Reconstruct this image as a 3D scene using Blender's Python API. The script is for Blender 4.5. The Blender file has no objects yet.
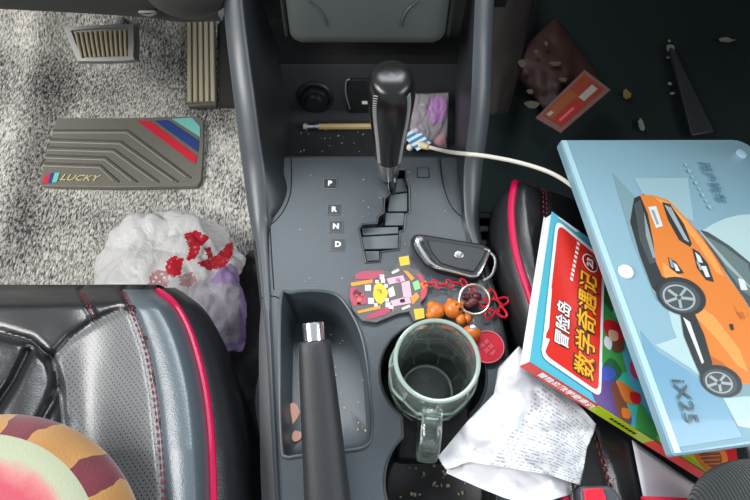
import bpy, bmesh, math, random
from mathutils import Vector, Matrix, noise
random.seed(7)
V = Vector
S = bpy.context.scene
COL = S.collection

# ---------------------------------------------------------------- camera
TH = math.radians(28); F = 560.0
CAM = V((0, 0, .5))
cd = bpy.data.cameras.new('camera'); cam = bpy.data.objects.new('camera', cd); COL.objects.link(cam)
cam.location = CAM; cam.rotation_euler = (TH, 0, 0)
cd.sensor_width = 36; cd.lens = F * 36 / 750; cd.clip_start = .01
S.camera = cam
# ---------------------------------------------------------------- world, lights, exposure
w = bpy.data.worlds.new('world'); S.world = w; w.use_nodes = True
bg = w.node_tree.nodes['Background']; bg.inputs[0].default_value = (.86, .93, 1, 1); bg.inputs[1].default_value = .55
def area(name, loc, target, sx, sy, power, col):
    l = bpy.data.lights.new(name, 'AREA'); l.shape = 'RECTANGLE'; l.size = sx; l.size_y = sy; l.energy = power; l.color = col
    o = bpy.data.objects.new(name, l); COL.objects.link(o); o.location = loc
    o.rotation_euler = (V(target) - V(loc)).to_track_quat('-Z', 'Y').to_euler()
    return o
area('driver_window_light', (-1.15, .05, .95), (-.2, .35, -.1), 1.0, .5, 24, (1, .98, .95))
area('windscreen_light', (.0, 1.15, 1.15), (0, .2, 0), 1.3, .6, 25, (.9, .96, 1))
area('passenger_window_light', (1.2, -.1, .9), (.1, .15, 0), .9, .45, 9, (.95, .98, 1))
S.view_settings.view_transform = 'Standard'; S.view_settings.look = 'None'
S.view_settings.exposure = .1; S.view_settings.gamma = 1; S.view_settings.use_curve_mapping = False

# ---------------------------------------------------------------- pixel <-> place helpers
R_ = V((1, 0, 0)); U_ = V((0, math.cos(TH), math.sin(TH))); D_ = V((0, math.sin(TH), -math.cos(TH)))
def ray(px, py): return D_ + R_ * ((px - 375) / F) + U_ * ((250 - py) / F)
def P(px, py, z=0.0):
    r = ray(px, py); return CAM + r * ((z - CAM.z) / r.z)
def PY(px, py, y):
    r = ray(px, py); return CAM + r * (y / r.y)
def PP(px, py, o, n):
    r = ray(px, py); return CAM + r * ((o - CAM).dot(n) / r.dot(n))
def proj(p):
    d = p - CAM; k = d.dot(D_); return (375 + F * d.dot(R_) / k, 250 - F * d.dot(U_) / k)
def XY(pts, z=0.0): return [P(a, b, z).xy for a, b in pts]

# ---------------------------------------------------------------- materials
def lin(c): return tuple(((v / 255) / 12.92 if v / 255 <= .04045 else ((v / 255 + .055) / 1.055) ** 2.4) for v in c) + (1,)
MATS = {}
def mat(name, c, rough=.5, metal=0, coat=0, bump=None, spec=None, trans=0, emit=None, sheen=0, ior=None):
    if name in MATS: return MATS[name]
    m = bpy.data.materials.new(name); m.use_nodes = True; nt = m.node_tree; b = nt.nodes['Principled BSDF']
    b.inputs['Base Color'].default_value = lin(c); b.inputs['Roughness'].default_value = rough
    b.inputs['Metallic'].default_value = metal; b.inputs['Coat Weight'].default_value = coat
    b.inputs['Transmission Weight'].default_value = trans; b.inputs['Sheen Weight'].default_value = sheen
    if ior: b.inputs['IOR'].default_value = ior
    if spec is not None: b.inputs['Specular IOR Level'].default_value = spec
    if bump:
        sc, st = bump[:2]
        tc = nt.nodes.new('ShaderNodeTexCoord'); nz = nt.nodes.new('ShaderNodeTexNoise'); bp = nt.nodes.new('ShaderNodeBump')
        nz.inputs['Scale'].default_value = sc; nz.inputs['Detail'].default_value = 4
        bp.inputs['Strength'].default_value = st; bp.inputs['Distance'].default_value = .002
        nt.links.new(tc.outputs['Object'], nz.inputs['Vector']); nt.links.new(nz.outputs['Fac'], bp.inputs['Height'])
        nt.links.new(bp.outputs['Normal'], b.inputs['Normal'])
    MATS[name] = m; return m
def nd(m, t, **kw):
    n = m.node_tree.nodes.new('ShaderNode' + t)
    for k, v in kw.items():
        if k in n.inputs: n.inputs[k].default_value = v
        else: setattr(n, k, v)
    return n
def lk(m, a, b): m.node_tree.links.new(a, b)
def bsdf(m): return m.node_tree.nodes['Principled BSDF']
def ramp(m, stops, interp='LINEAR'):
    r = nd(m, 'ValToRGB'); e = r.color_ramp.elements; r.color_ramp.interpolation = interp
    while len(e) > 1: e.remove(e[-1])
    e[0].position = stops[0][0]; e[0].color = lin(stops[0][1])
    for p, c in stops[1:]:
        x = e.new(p); x.color = lin(c)
    return r

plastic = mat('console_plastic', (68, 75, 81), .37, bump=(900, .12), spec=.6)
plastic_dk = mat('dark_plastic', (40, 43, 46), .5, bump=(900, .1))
plastic_bl = mat('black_plastic', (25, 27, 29), .45)
panel_m = mat('stack_panel', (62, 68, 66), .5, bump=(700, .1))
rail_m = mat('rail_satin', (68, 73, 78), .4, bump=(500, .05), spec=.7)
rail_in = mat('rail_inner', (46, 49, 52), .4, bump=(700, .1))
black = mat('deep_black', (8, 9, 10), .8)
chrome = mat('chrome', (235, 235, 238), .2, metal=1)
steel = mat('steel', (190, 190, 192), .3, metal=1)
white_p = mat('white_print', (235, 235, 235), .5)
gate_m = mat('gate_grey', (104, 112, 116), .4)
leather_k = mat('knob_leather', (24, 24, 25), .22, bump=(1400, .1), coat=.15)
thread = mat('grey_thread', (150, 150, 148), .7)
grip_m = mat('grip_rubber', (42, 44, 47), .42, bump=(1500, .25))
redthr = mat('red_thread', (126, 30, 42), .7)
pinkp = mat('pink_piping', (192, 10, 72), .35)
floor_dk = mat('black_carpet', (26, 35, 35), .95, bump=(600, .6), spec=.2)

# leather
def leather(name, c, rough, perf=0):
    m = mat(name, c, rough, spec=.7); b = bsdf(m)
    tc = nd(m, 'TexCoord'); vo = nd(m, 'TexVoronoi', Scale=700.0); bp = nd(m, 'Bump', Strength=.18, Distance=.0006)
    lk(m, tc.outputs['Object'], vo.inputs['Vector']); lk(m, vo.outputs['Distance'], bp.inputs['Height'])
    nz = nd(m, 'TexNoise', Scale=22.0, Detail=3.0); b2 = nd(m, 'Bump', Strength=.25, Distance=.004)
    lk(m, tc.outputs['Object'], nz.inputs['Vector']); lk(m, nz.outputs['Fac'], b2.inputs['Height'])
    lk(m, bp.outputs['Normal'], b2.inputs['Normal']); lk(m, b2.outputs['Normal'], b.inputs['Normal'])
    if perf:
        mp = nd(m, 'Mapping'); mp.inputs['Rotation'].default_value = (0, 0, .785)
        lk(m, tc.outputs['Object'], mp.inputs['Vector'])
        sp = nd(m, 'SeparateXYZ'); lk(m, mp.outputs['Vector'], sp.inputs[0])
        prev = None
        for ax in ('X', 'Y'):
            a = nd(m, 'Math', operation='MULTIPLY'); a.inputs[1].default_value = perf; lk(m, sp.outputs[ax], a.inputs[0])
            s = nd(m, 'Math', operation='SINE'); lk(m, a.outputs[0], s.inputs[0])
            q = nd(m, 'Math', operation='ABSOLUTE'); lk(m, s.outputs[0], q.inputs[0])
            if prev is None: prev = q
            else:
                mn = nd(m, 'Math', operation='MINIMUM'); lk(m, prev.outputs[0], mn.inputs[0]); lk(m, q.outputs[0], mn.inputs[1]); prev = mn
        g = nd(m, 'Math', operation='GREATER_THAN'); g.inputs[1].default_value = .88; lk(m, prev.outputs[0], g.inputs[0])
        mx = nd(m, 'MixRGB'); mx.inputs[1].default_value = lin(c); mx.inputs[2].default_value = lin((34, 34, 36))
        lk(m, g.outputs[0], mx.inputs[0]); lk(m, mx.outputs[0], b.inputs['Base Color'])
    return m
lea = leather('seat_leather', (30, 31, 33), .27)
lea_perf_sheen = leather('seat_leather_perforated_sheen', (100, 101, 102), .34, 860)  # lighter grey paints the bright sheen onto dark leather
lea_bolster_sheen = leather('seat_leather_bolster_sheen', (76, 86, 93), .32)  # bluish grey paints the window reflection along the bolster
lea_side = leather('seat_leather_side', (28, 30, 34), .36)

# carpet of the driver's side
carpet = mat('grey_carpet', (120, 120, 118), .95, spec=.15)
def _carpet(m):
    b = bsdf(m); tc = nd(m, 'TexCoord')
    mp = nd(m, 'Mapping'); mp.inputs['Scale'].default_value = (430, 135, 135); lk(m, tc.outputs['Object'], mp.inputs['Vector'])
    nz = nd(m, 'TexNoise', Scale=1.0, Detail=3.0, Roughness=.65); lk(m, mp.outputs['Vector'], nz.inputs['Vector'])
    n2 = nd(m, 'TexNoise', Scale=7.0, Detail=2.0); lk(m, tc.outputs['Object'], n2.inputs['Vector'])
    ad = nd(m, 'Math', operation='MULTIPLY_ADD'); ad.inputs[1].default_value = .32; ad.inputs[2].default_value = -.16
    lk(m, n2.outputs['Fac'], ad.inputs[0])
    sm = nd(m, 'Math', operation='ADD'); lk(m, nz.outputs['Fac'], sm.inputs[0]); lk(m, ad.outputs[0], sm.inputs[1])
    r = ramp(m, [(.33, (52, 52, 56)), (.43, (116, 115, 113)), (.53, (180, 177, 170)), (.66, (224, 221, 212))])
    lk(m, sm.outputs[0], r.inputs[0]); lk(m, r.outputs[0], b.inputs['Base Color'])
    bp = nd(m, 'Bump', Strength=.7, Distance=.004); lk(m, nz.outputs['Fac'], bp.inputs['Height']); lk(m, bp.outputs['Normal'], b.inputs['Normal'])
_carpet(carpet)
carpet_dk = mat('charcoal_carpet', (48, 49, 50), .95, bump=(260, 1.0), spec=.15)

# ---------------------------------------------------------------- objects
WL = {}
def props(o, label=None, cat=None, group=None, kind=None):
    if label: o['label'] = label
    if cat: o['category'] = cat
    if group: o['group'] = group
    if kind: o['kind'] = kind
    return o
def thing(name, loc, label, cat, group=None):
    o = bpy.data.objects.new(name, None); COL.objects.link(o); o.location = loc; o.empty_display_size = .02
    WL[o.name] = V(loc); return props(o, label, cat, group)
def obj(name, bm, mats, parent=None, smooth=True, label=None, cat=None, group=None, kind=None, bevel=0, seg=2, ang=35, sub=0):
    if isinstance(bm, bpy.types.Mesh): me = bm
    else:
        bmesh.ops.recalc_face_normals(bm, faces=bm.faces) if not getattr(bm, 'tag_noflip', False) else None
        me = bpy.data.meshes.new(name); bm.to_mesh(me); bm.free()
    if not isinstance(mats, (list, tuple)): mats = [mats]
    for m in mats: me.materials.append(m)
    xs = [v.co for v in me.vertices]
    c = V(((min(v.x for v in xs) + max(v.x for v in xs)) / 2, (min(v.y for v in xs) + max(v.y for v in xs)) / 2, min(v.z for v in xs)))
    me.transform(Matrix.Translation(-c))
    if smooth:
        for p in me.polygons: p.use_smooth = True
    o = bpy.data.objects.new(name, me); COL.objects.link(o); o.location = c
    WL[o.name] = c
    if parent: o.parent = parent; o.matrix_parent_inverse = Matrix.Translation(-WL[parent.name])
    if smooth and smooth != 'all':
        me.set_sharp_from_angle(angle=math.radians(ang if not bevel else 50))
    if bevel:
        md = o.modifiers.new('bevel', 'BEVEL'); md.width = bevel; md.segments = seg; md.limit_method = 'ANGLE'; md.angle_limit = math.radians(ang)
    if sub:
        md = o.modifiers.new('sub', 'SUBSURF'); md.levels = sub; md.render_levels = sub
    return props(o, label, cat, group, kind)
def nb(): return bmesh.new()
def setmi(bm, n0, mi):
    bm.faces.ensure_lookup_table()
    for f in bm.faces[n0:]: f.material_index = mi
def loft(bm, rings, closed=True, caps=(True, True), mi=0):
    n0 = len(bm.faces); vs = [[bm.verts.new(p) for p in r] for r in rings]
    n = len(rings[0])
    for a, b in zip(vs, vs[1:]):
        for i in range(n if closed else n - 1):
            j = (i + 1) % n
            bm.faces.new((a[i], a[j], b[j], b[i]))
    if closed and caps[0]: bm.faces.new(vs[0])
    if closed and caps[1]: bm.faces.new(vs[-1])
    setmi(bm, n0, mi); return vs
def lathe(bm, prof, M=Matrix(), n=40, mi=0, caps=(True, True)):
    rings = [[M @ V((r * math.cos(2 * math.pi * k / n), r * math.sin(2 * math.pi * k / n), z)) for k in range(n)] for r, z in prof]
    return loft(bm, rings, True, caps, mi)
def box(bm, c, s, M=Matrix(), mi=0):
    n0 = len(bm.faces); c = V(c)
    v = [bm.verts.new(M @ (c + V((x * s[0] / 2, y * s[1] / 2, z * s[2] / 2)))) for x in (-1, 1) for y in (-1, 1) for z in (-1, 1)]
    for f in ((0, 1, 3, 2), (4, 6, 7, 5), (0, 4, 5, 1), (2, 3, 7, 6), (0, 2, 6, 4), (1, 5, 7, 3)): bm.faces.new([v[i] for i in f])
    setmi(bm, n0, mi)
def catm(pts, n=6, closed=False):
    pts = [V(p) for p in pts]; out = []; m = len(pts)
    for i in range(m if closed else m - 1):
        if closed: a, b, c, d = (pts[(i + k - 1) % m] for k in range(4))
        else: a, b, c, d = pts[max(i - 1, 0)], pts[i], pts[i + 1], pts[min(i + 2, m - 1)]
        for k in range(n):
            t = k / n
            out.append(.5 * (2 * b + (c - a) * t + (2 * a - 5 * b + 4 * c - d) * t * t + (3 * b - a - 3 * c + d) * t ** 3))
    if not closed: out.append(pts[-1])
    return out
def tube(bm, pts, r, n=8, cyc=False, mi=0, rs=None):
    pts = [V(p) for p in pts]; m = len(pts); rings = []; nrm = None
    for i, p in enumerate(pts):
        if cyc: t = pts[(i + 1) % m] - pts[i - 1]
        else: t = pts[min(i + 1, m - 1)] - pts[max(i - 1, 0)]
        t.normalize()
        if nrm is None:
            nrm = t.orthogonal().normalized()
            if abs(t.z) < .9: nrm = (V((0, 0, 1)) - t * t.z).normalized()
        else:
            nrm = (nrm - t * nrm.dot(t)); nrm.normalize()
        b = t.cross(nrm); rr = rs[i] if rs else r
        rings.append([p + (nrm * math.cos(2 * math.pi * k / n) + b * math.sin(2 * math.pi * k / n)) * rr for k in range(n)])
    if cyc: rings.append(rings[0])
    if cyc:
        n0 = len(bm.faces); vs = [[bm.verts.new(p) for p in r_] for r_ in rings[:-1]]
        for i in range(m):
            a, c = vs[i], vs[(i + 1) % m]
            for k in range(n): bm.faces.new((a[k], a[(k + 1) % n], c[(k + 1) % n], c[k]))
        setmi(bm, n0, mi)
    else: loft(bm, rings, True, (True, True), mi)
def prism(bm, pts, up, mi=0):
    """pts: 3-D outline (bottom), up: vector"""
    up = V(up); loft(bm, [[V(p) for p in pts], [V(p) + up for p in pts]], True, (True, True), mi)
def poly(bm, pts, mi=0):
    n0 = len(bm.faces); bm.faces.new([bm.verts.new(p) for p in pts]); setmi(bm, n0, mi)
def sphere(bm, c, r, M=Matrix(), mi=0, n=16, sc=(1, 1, 1)):
    prof = [(max(1e-5, r * math.sin(math.pi * k / n)), -r * math.cos(math.pi * k / n)) for k in range(n + 1)]
    lathe(bm, prof, Matrix.Translation(V(c)) @ M @ Matrix.Diagonal((*sc, 1)), n * 2, mi)
def plate(name, outline, holes, z0, z1, bev=0.0, res=2):
    """flat plate with holes -> mesh (2-D curve fill)"""
    cu = bpy.data.curves.new(name, 'CURVE'); cu.dimensions = '2D'; cu.fill_mode = 'BOTH'
    cu.extrude = (z1 - z0) / 2 - bev; cu.bevel_depth = bev; cu.bevel_resolution = res; cu.offset = -bev
    for ps in [outline] + holes:
        sp = cu.splines.new('POLY'); sp.points.add(len(ps) - 1); sp.use_cyclic_u = True
        for q, p in zip(sp.points, ps): q.co = (p[0], p[1], 0, 1)
    o = bpy.data.objects.new(name, cu); COL.objects.link(o); bpy.context.view_layer.update()
    me = bpy.data.meshes.new_from_object(o.evaluated_get(bpy.context.evaluated_depsgraph_get()))
    bpy.data.objects.remove(o); bpy.data.curves.remove(cu)
    me.materials.clear(); me.transform(Matrix.Translation((0, 0, (z0 + z1) / 2))); return me
def textmesh(bm, s, o, ex, ey, size, mi=0, ext=.00015, bold=0.0, shear=0.0, space=1.0, sx=1.0):
    """text centred on o, running along ex with letter tops toward ey"""
    cu = bpy.data.curves.new('t', 'FONT'); cu.body = s; cu.size = size; cu.align_x = 'CENTER'; cu.align_y = 'CENTER'
    cu.extrude = ext; cu.offset = bold; cu.shear = shear; cu.space_character = space; cu.resolution_u = 2
    ob = bpy.data.objects.new('t', cu); COL.objects.link(ob); bpy.context.view_layer.update()
    me = bpy.data.meshes.new_from_object(ob.evaluated_get(bpy.context.evaluated_depsgraph_get()))
    bpy.data.objects.remove(ob); bpy.data.curves.remove(cu)
    ex = V(ex).normalized(); ey = V(ey); ey = (ey - ex * ey.dot(ex)).normalized(); ez = ex.cross(ey)
    M = Matrix((ex, ey, ez)).transposed().to_4x4(); M.translation = o
    me.transform(Matrix.Diagonal((sx, 1, 1, 1))); me.transform(M); n0 = len(bm.faces); bm.from_mesh(me); bpy.data.meshes.remove(me); setmi(bm, n0, mi)
def seg_dist(p, a, b):
    ab = b - a; t = max(0, min(1, (p - a).dot(ab) / max(ab.length_squared, 1e-9))); return (p - a - ab * t).length
def pl_dist(p, pl): return min(seg_dist(p, a, b) for a, b in zip(pl, pl[1:]))
def inpoly(x, y, pl):
    r = False; j = len(pl) - 1
    for i in range(len(pl)):
        xi, yi = pl[i]; xj, yj = pl[j]
        if (yi > y) != (yj > y) and x < (xj - xi) * (y - yi) / (yj - yi) + xi: r = not r
        j = i
    return r
def grid(bm, nu, nv, f, mi=None):
    vs = [[bm.verts.new(f(i / (nu - 1), j / (nv - 1))) for i in range(nu)] for j in range(nv)]
    for j in range(nv - 1):
        for i in range(nu - 1):
            fc = bm.faces.new((vs[j][i], vs[j][i + 1], vs[j + 1][i + 1], vs[j + 1][i]))
            if mi: fc.material_index = mi(i / (nu - 1), j / (nv - 1))
    return vs
def resample(pl, n):
    pl = [V(p) for p in pl]; L = [0]
    for a, b in zip(pl, pl[1:]): L.append(L[-1] + (b - a).length)
    out = []; k = 0
    for i in range(n):
        t = L[-1] * i / (n - 1)
        while k < len(pl) - 2 and L[k + 1] < t: k += 1
        u = (t - L[k]) / max(1e-9, L[k + 1] - L[k]); out.append(pl[k].lerp(pl[k + 1], u))
    return out
def dashes(bm, pts, r, ln, gap, lift=(0, 0, .0006), mi=0):
    L = sum((b - a).length for a, b in zip(pts, pts[1:])); n = max(2, int(L / (ln + gap)) * 2 + 1)
    q = resample(pts, n); lift = V(lift)
    for i in range(0, n - 1, 2): tube(bm, [q[i] + lift, q[i].lerp(q[i + 1], .5) + lift * 1.6, q[i + 1] + lift], r, 5, mi=mi)

# ================================================================ SETTING
# floor pan, driver's side wall of the footwell, passenger floor
bm = nb()
grid(bm, 2, 2, lambda u, v: V((-1.2 + 2.48 * u, -.6 + 2.2 * v, -.306)))
obj('floor', bm, floor_dk, kind='structure', smooth=False)
bm = nb()
def pf(u, v):
    x = .12 + 1.15 * u; y = -.3 + 1.7 * v; z = -.30 + max(0, y - .92) * .55 + .006 * noise.noise(V((x * 9, y * 9, 1)))
    return V((x, y, z))
grid(bm, 50, 70, pf)
obj('floor', bm, floor_dk, kind='structure')
bm = nb(); box(bm, (-1.23, .6, .02), (.04, 1.9, .68)); obj('wall_left', bm, plastic_dk, kind='structure', bevel=.01)
bm = nb(); box(bm, (1.30, .6, .12), (.04, 1.9, .88)); obj('wall_right', bm, plastic_bl, kind='structure', bevel=.01)  # unseen door wall, raised to shade the passenger footwell
bm = nb(); box(bm, (0, 1.62, .02), (2.56, .04, .68)); obj('wall_front', bm, black, kind='structure')

# floor mat of the driver
def mat_z(x, y):
    z = -.272 + max(0, y - .80) * .38
    if x < -.55: z += min(.12, (-.55 - x) * .45)
    z += .02 * math.exp(-((x + .60 + (y - .7) * .1) / .03) ** 2)
    z += .003 * noise.noise(V((x * 6, y * 6, 0)))
    return z
fm = thing('floor_mat', (-.5, .6, -.272), 'light grey flecked carpet mat under the pedals in the driver footwell', 'floor mat')
bm = nb()
grid(bm, 110, 130, lambda u, v: V((-1.12 + .96 * u, .1 + 1.2 * v, mat_z(-1.12 + .96 * u, .1 + 1.2 * v))))
obj('carpet', bm, carpet, fm)
HZ = -.262
hp = thing('x', (0, 0, 0), 'x', 'x'); bpy.data.objects.remove(hp)
hp_out = [(48, 122), (52, 118), (120, 118), (196, 116), (203, 120), (203, 150), (201, 180), (197, 186), (120, 187), (42, 186), (36, 182), (40, 160)]
me = plate('heel_pad', XY(hp_out, HZ), [], -.272, HZ, .0012)
heel_m = mat('heel_rubber', (112, 110, 101), .5, bump=(250, .4))
hpo = obj('heel_pad', me, heel_m, fm)
bm = nb()
def hl(a): return [P(x, y, HZ + .0006) for x, y in a]
dk = [(49, 130, 127, 130, 191, 178), (46, 139, 120, 141, 178, 182), (44, 147, 113, 149, 159, 182), (42, 155, 105, 157, 137, 182), (41, 163, 100, 165, 119, 182)]
for a in dk:
    bm = nb(); tube(bm, hl([a[:2], a[2:4], a[4:]]), .0014, 6); obj('groove_line', bm, mat('heel_groove', (62, 58, 52), .6), hpo)
    bm = nb(); tube(bm, hl([(a[0] + 1, a[1] + 3), (a[2], a[3] + 3), (a[4] - 5, a[5] - 1)]), .0012, 6); obj('ridge_line', bm, mat('heel_ridge', (142, 138, 126), .5), hpo)
def strip(pts, mi): prism(bm, hl(pts), (0, 0, .0008), mi)
pcs = [mat('pad_red', (205, 38, 58), .5), mat('pad_blue', (44, 66, 128), .5), mat('pad_teal', (120, 196, 184), .5)]
for q_, i_ in (([(137, 121), (150, 121), (197, 156), (195, 164)], 0), ([(155, 121), (168, 120), (199, 141), (198, 152)], 1), ([(172, 119), (192, 118), (200, 127), (200, 137)], 2),
        ([(45, 176), (51, 173), (48, 183), (42, 184)], 0), ([(51, 173), (55, 173), (52, 183), (48, 183)], 1), ([(55, 173), (60, 173), (57, 182), (52, 183)], 2)):
    bm = nb(); strip(q_, 0); obj('colour_stripe', bm, pcs[i_], hpo, smooth=False, label=('red', 'blue', 'teal')[i_] + ' stripe')
bm = nb(); textmesh(bm, 'LUCKY', P(79, 178, HZ + .001), (1, -.03, 0), (0, 1, 0), .0165, shear=.3, sx=1.2, bold=.0002, ext=.0004)
obj('lettering', bm, mat('pad_letters', (205, 190, 140), .6), hpo, smooth=False)

# dark worn strip of carpet beside the console
bm = nb()
grid(bm, 20, 40, lambda u, v: V((-.222 + .082 * u, .12 + .27 * v, -.262 + .05 * u + .012 * noise.noise(V((u * 5, v * 12, 3))))))
obj('carpet_strip', bm, carpet_dk, label='dark charcoal strip of carpet running along the console side', cat='carpet')

# lower dash of the driver's side
da = thing('dashboard', (-.4, .5, .085), 'dark grey lower dash trim above the driver pedals', 'dashboard')
bm = nb()
edge = catm([(-260, -4), (-60, 6), (0, 9), (60, 12), (110, 15), (150, 18), (180, 22), (222, 21)], 5)
r0 = [PY(x, y, .52) + V((0, .9, .06)) for x, y in edge]
r1 = [PY(x, y, .52) + V((0, .02, -.004)) for x, y in edge]
r2 = [PY(x, y, .52) for x, y in edge]
r3 = [PY(x, y, .52) + V((0, -.006, .012)) for x, y in edge]
r4 = [PY(x, y, .52) + V((0, .03, .3)) for x, y in edge]
loft(bm, [r0, r1, r2, r3, r4], False)
obj('lower_trim', bm, mat('dash_grey', (52, 54, 50), .55, bump=(600, .15)), da)
bm = nb()
cc = PY(186, -24, .48)
sphere(bm, cc, .046, sc=(1.0, .8, .85), n=18)
obj('column_cover', bm, mat('dash_grey', (52, 54, 50)), da, label='rounded steering column cover')
bm = nb(); c0 = PY(148, 13, .505); 
tube(bm, catm([c0 + V((-.009, 0, .001)), c0 + V((0, -.002, .003)), c0 + V((.009, 0, .001)), c0 + V((0, 0, -.003))], 5, True), .0014, 6, True)
prism(bm, catm([c0 + V((-.009, .002, .001)), c0 + V((0, .001, .003)), c0 + V((.009, .002, .001)), c0 + V((0, .002, -.003))], 5, True), (0, .004, 0), 1)
obj('vent_slot', bm, [mat('slot_lit_edge', (120, 120, 116), .5), black], da)  # pale tube paints the lit edge of the dark slot

bm = nb()
gp_ = [(1.5, .34), (.62, .26), (.47, .215), (.455, .225), (.46, .25), (.55, .42)]
loft(bm, [[V((.135, y, z)) for y, z in gp_], [V((1.25, y, z)) for y, z in gp_]], False)
obj('glovebox_shade', bm, plastic_bl, da)  # unseen glovebox added above the frame to shade the passenger footwell
bm = nb()
tl0 = [(219, 10), (220, 60), (221, 108)]; tr0 = [(240, 10), (242, 60), (246, 108)]
def tcf(u, v):
    a = resample([V((*q, 0)) for q in tl0], 20)[round(19 * v)]; b = resample([V((*q, 0)) for q in tr0], 20)[round(19 * v)]; c = a.lerp(b, u)
    return P(c.x, c.y, -.245 + .03 * u)
grid(bm, 10, 20, tcf)
o = obj('tunnel_carpet', bm, mat('tunnel_brown', (44, 40, 38), .95), label='dark brown carpet edge between the accelerator and the console', cat='carpet', ang=180)  # tunnel carpet kept dark brown to hold the recess shade
o.modifiers.new('thick', 'SOLIDIFY').thickness = .004
# pedals
bp = thing('brake_pedal', P(100, 50, -.14), 'wide grey brake pedal with upright tan ribs at the top left', 'pedal')
o0, ux, uy = P(101, 42, -.15), V((1, -.03, 0)).normalized(), V((.03, .8, .6)).normalized(); un = ux.cross(uy)
MB_ = Matrix((ux, uy, un)).transposed().to_4x4(); MB_.translation = o0
def bpt(px, py, h=0): return PP(px, py, o0 + un * h, un)
bo = [(66, 33), (70, 27), (130, 24), (135, 28), (135, 55), (131, 61), (82, 62), (77, 59)]
bm = nb(); ro = catm([bpt(*p) for p in bo], 4, True); cen = sum(ro, V()) / len(ro)
loft(bm, [[p - un * .016 for p in ro], [p for p in ro], [cen + (p - cen) * .97 + un * .003 for p in ro], [cen + (p - cen) * .80 + un * .003 for p in ro], [cen + (p - cen) * .78 - un * .001 for p in ro]], True)
obj('pedal_frame', bm, mat('pedal_frame_grey', (140, 140, 138), .4, metal=.4), bp)
for i in range(11):
    bm = nb(); x0 = 77 + i * 4.9; dx = 5 * (1 - i / 10)
    a, b = bpt(x0 - 1, 32 - i * .15, .002), bpt(x0 + dx * .9, 57 - .1 * i, .002)
    tube(bm, [a, a.lerp(b, .5) + un * .0012, b], .0021, 6); obj('pad_rib', bm, mat('rib_tan', (206, 192, 158), .6), bp)
bm = nb(); tube(bm, [bpt(118, 26, -.008), PY(121, 18, .93), PY(123, 5, .9)], .006, 8)
obj('pedal_arm', bm, steel, bp)

ap = thing('accelerator_pedal', P(202, 100, -.25), 'tall narrow ribbed accelerator pedal beside the console', 'pedal')
a0, a1 = P(187, 106, -.25), P(216, 105, -.25); b0 = PY(186, 8, .90); b1 = PY(214, 8, .90)
bm = nb(); N = (a1 - a0).cross(b0 - a0).normalized()
prism(bm, [a0 - N * .012, a1 - N * .012, b1 - N * .012, b0 - N * .012], N * .012)
obj('pedal_plate', bm, mat('pedal_grey', (92, 88, 80), .55), ap, bevel=.003, smooth=True)
for i in range(5):
    bm = nb(); u = .1 + .2 * i
    pa, pb = a0.lerp(a1, u) + N * .001, b0.lerp(b1, u) + N * .001
    tube(bm, [pa.lerp(pb, .03), pa.lerp(pb, .97)], .0036, 8); obj('tread_rib', bm, mat('tread_tan', (190, 178, 152), .6), ap)

# ================================================================ CENTRE CONSOLE
con = thing('center_console', (0, .2, 0), 'dark grey plastic centre console between the two front seats', 'console')
# holes
gate = [(388, 170), (405, 170), (406, 183), (409.5, 187), (409.5, 213), (405, 215), (404, 230), (399.5, 232), (399, 250), (381, 252), (380, 262), (366, 263), (359, 229), (362, 224.5), (377, 223.5), (378, 217), (383.5, 213), (384, 199), (389, 195)]
rec = catm([(281, 299), (292, 293), (315, 291), (336, 295), (350, 311), (361, 334), (367, 362), (370, 395), (372, 430), (366, 446), (345, 451), (300, 456), (286, 457), (282, 445), (280, 380)], 5, True)
rec = [(p.x, p.y) for p in [V((a.x, a.y, 0)) if len(a) == 2 else a for a in rec]] if False else [tuple(p)[:2] for p in catm([V((*p, 0)) for p in [(281, 299), (292, 293), (315, 291), (336, 295), (350, 311), (361, 334), (367, 362), (370, 395), (372, 430), (366, 446), (345, 451), (300, 456), (286, 457), (282, 445), (280, 380)]], 5, True)]
C1 = P(433, 372).xy; R1 = .0485; C2 = P(441, 482).xy; R2 = .047
def union2():
    d = (C2 - C1).length; ang = math.atan2(C2.y - C1.y, C2.x - C1.x); out = []
    neck = .030
    for c, r, a0 in ((C1, R1, ang), (C2, R2, ang + math.pi)):
        g = math.asin(neck / r)
        for k in range(49):
            t = a0 + g + (2 * math.pi - 2 * g) * k / 48
            out.append(c + V((math.cos(t), math.sin(t))) * r)
    return out
cup = union2()
left_e = [(279, 600), (278, 540), (275, 500), (272, 450), (266, 340), (262, 300), (258, 262), (255, 240), (263, 226), (263, 157)]
right_e = [(468, 157), (468, 218), (476, 228), (486, 262), (497, 300), (506, 340), (518, 400), (530, 470), (545, 540), (552, 600)]
outl = XY(left_e + right_e)
me = plate('body', outl, [XY(gate), XY(rec), cup], -.004, 0, .0012)
obj('top_plate', me, plastic, con)
# outer sides of the console down to the floor
bm = nb()
le = XY([(279, 600), (275, 500), (272, 450), (266, 340), (262, 300), (258, 262), (254, 240)]); 
loft(bm, [[V((p.x, p.y, -.001)) for p in le], [V((p.x - .003, p.y, -.006)) for p in le], [V((p.x - .008, p.y, -.29)) for p in le]], False)
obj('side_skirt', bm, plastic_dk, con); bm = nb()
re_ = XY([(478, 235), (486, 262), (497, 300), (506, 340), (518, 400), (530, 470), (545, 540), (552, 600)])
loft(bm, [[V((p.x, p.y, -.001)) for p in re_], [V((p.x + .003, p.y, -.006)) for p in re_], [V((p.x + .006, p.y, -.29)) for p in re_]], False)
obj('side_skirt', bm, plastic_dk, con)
# seam lines on the top
for pl in ([(291, 158), (291.5, 178), (290, 195), (284, 210), (274, 222), (263, 228)], [(440, 158), (442, 178), (448, 200), (458, 214), (472, 222)], [(270, 228), (272, 262), (274, 290)], [(262, 298), (272, 296), (281, 299)]):
    bm = nb(); tube(bm, catm([P(a, b, .0001) for a, b in pl], 5), .0006, 5); obj('seam', bm, black, con)
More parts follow.
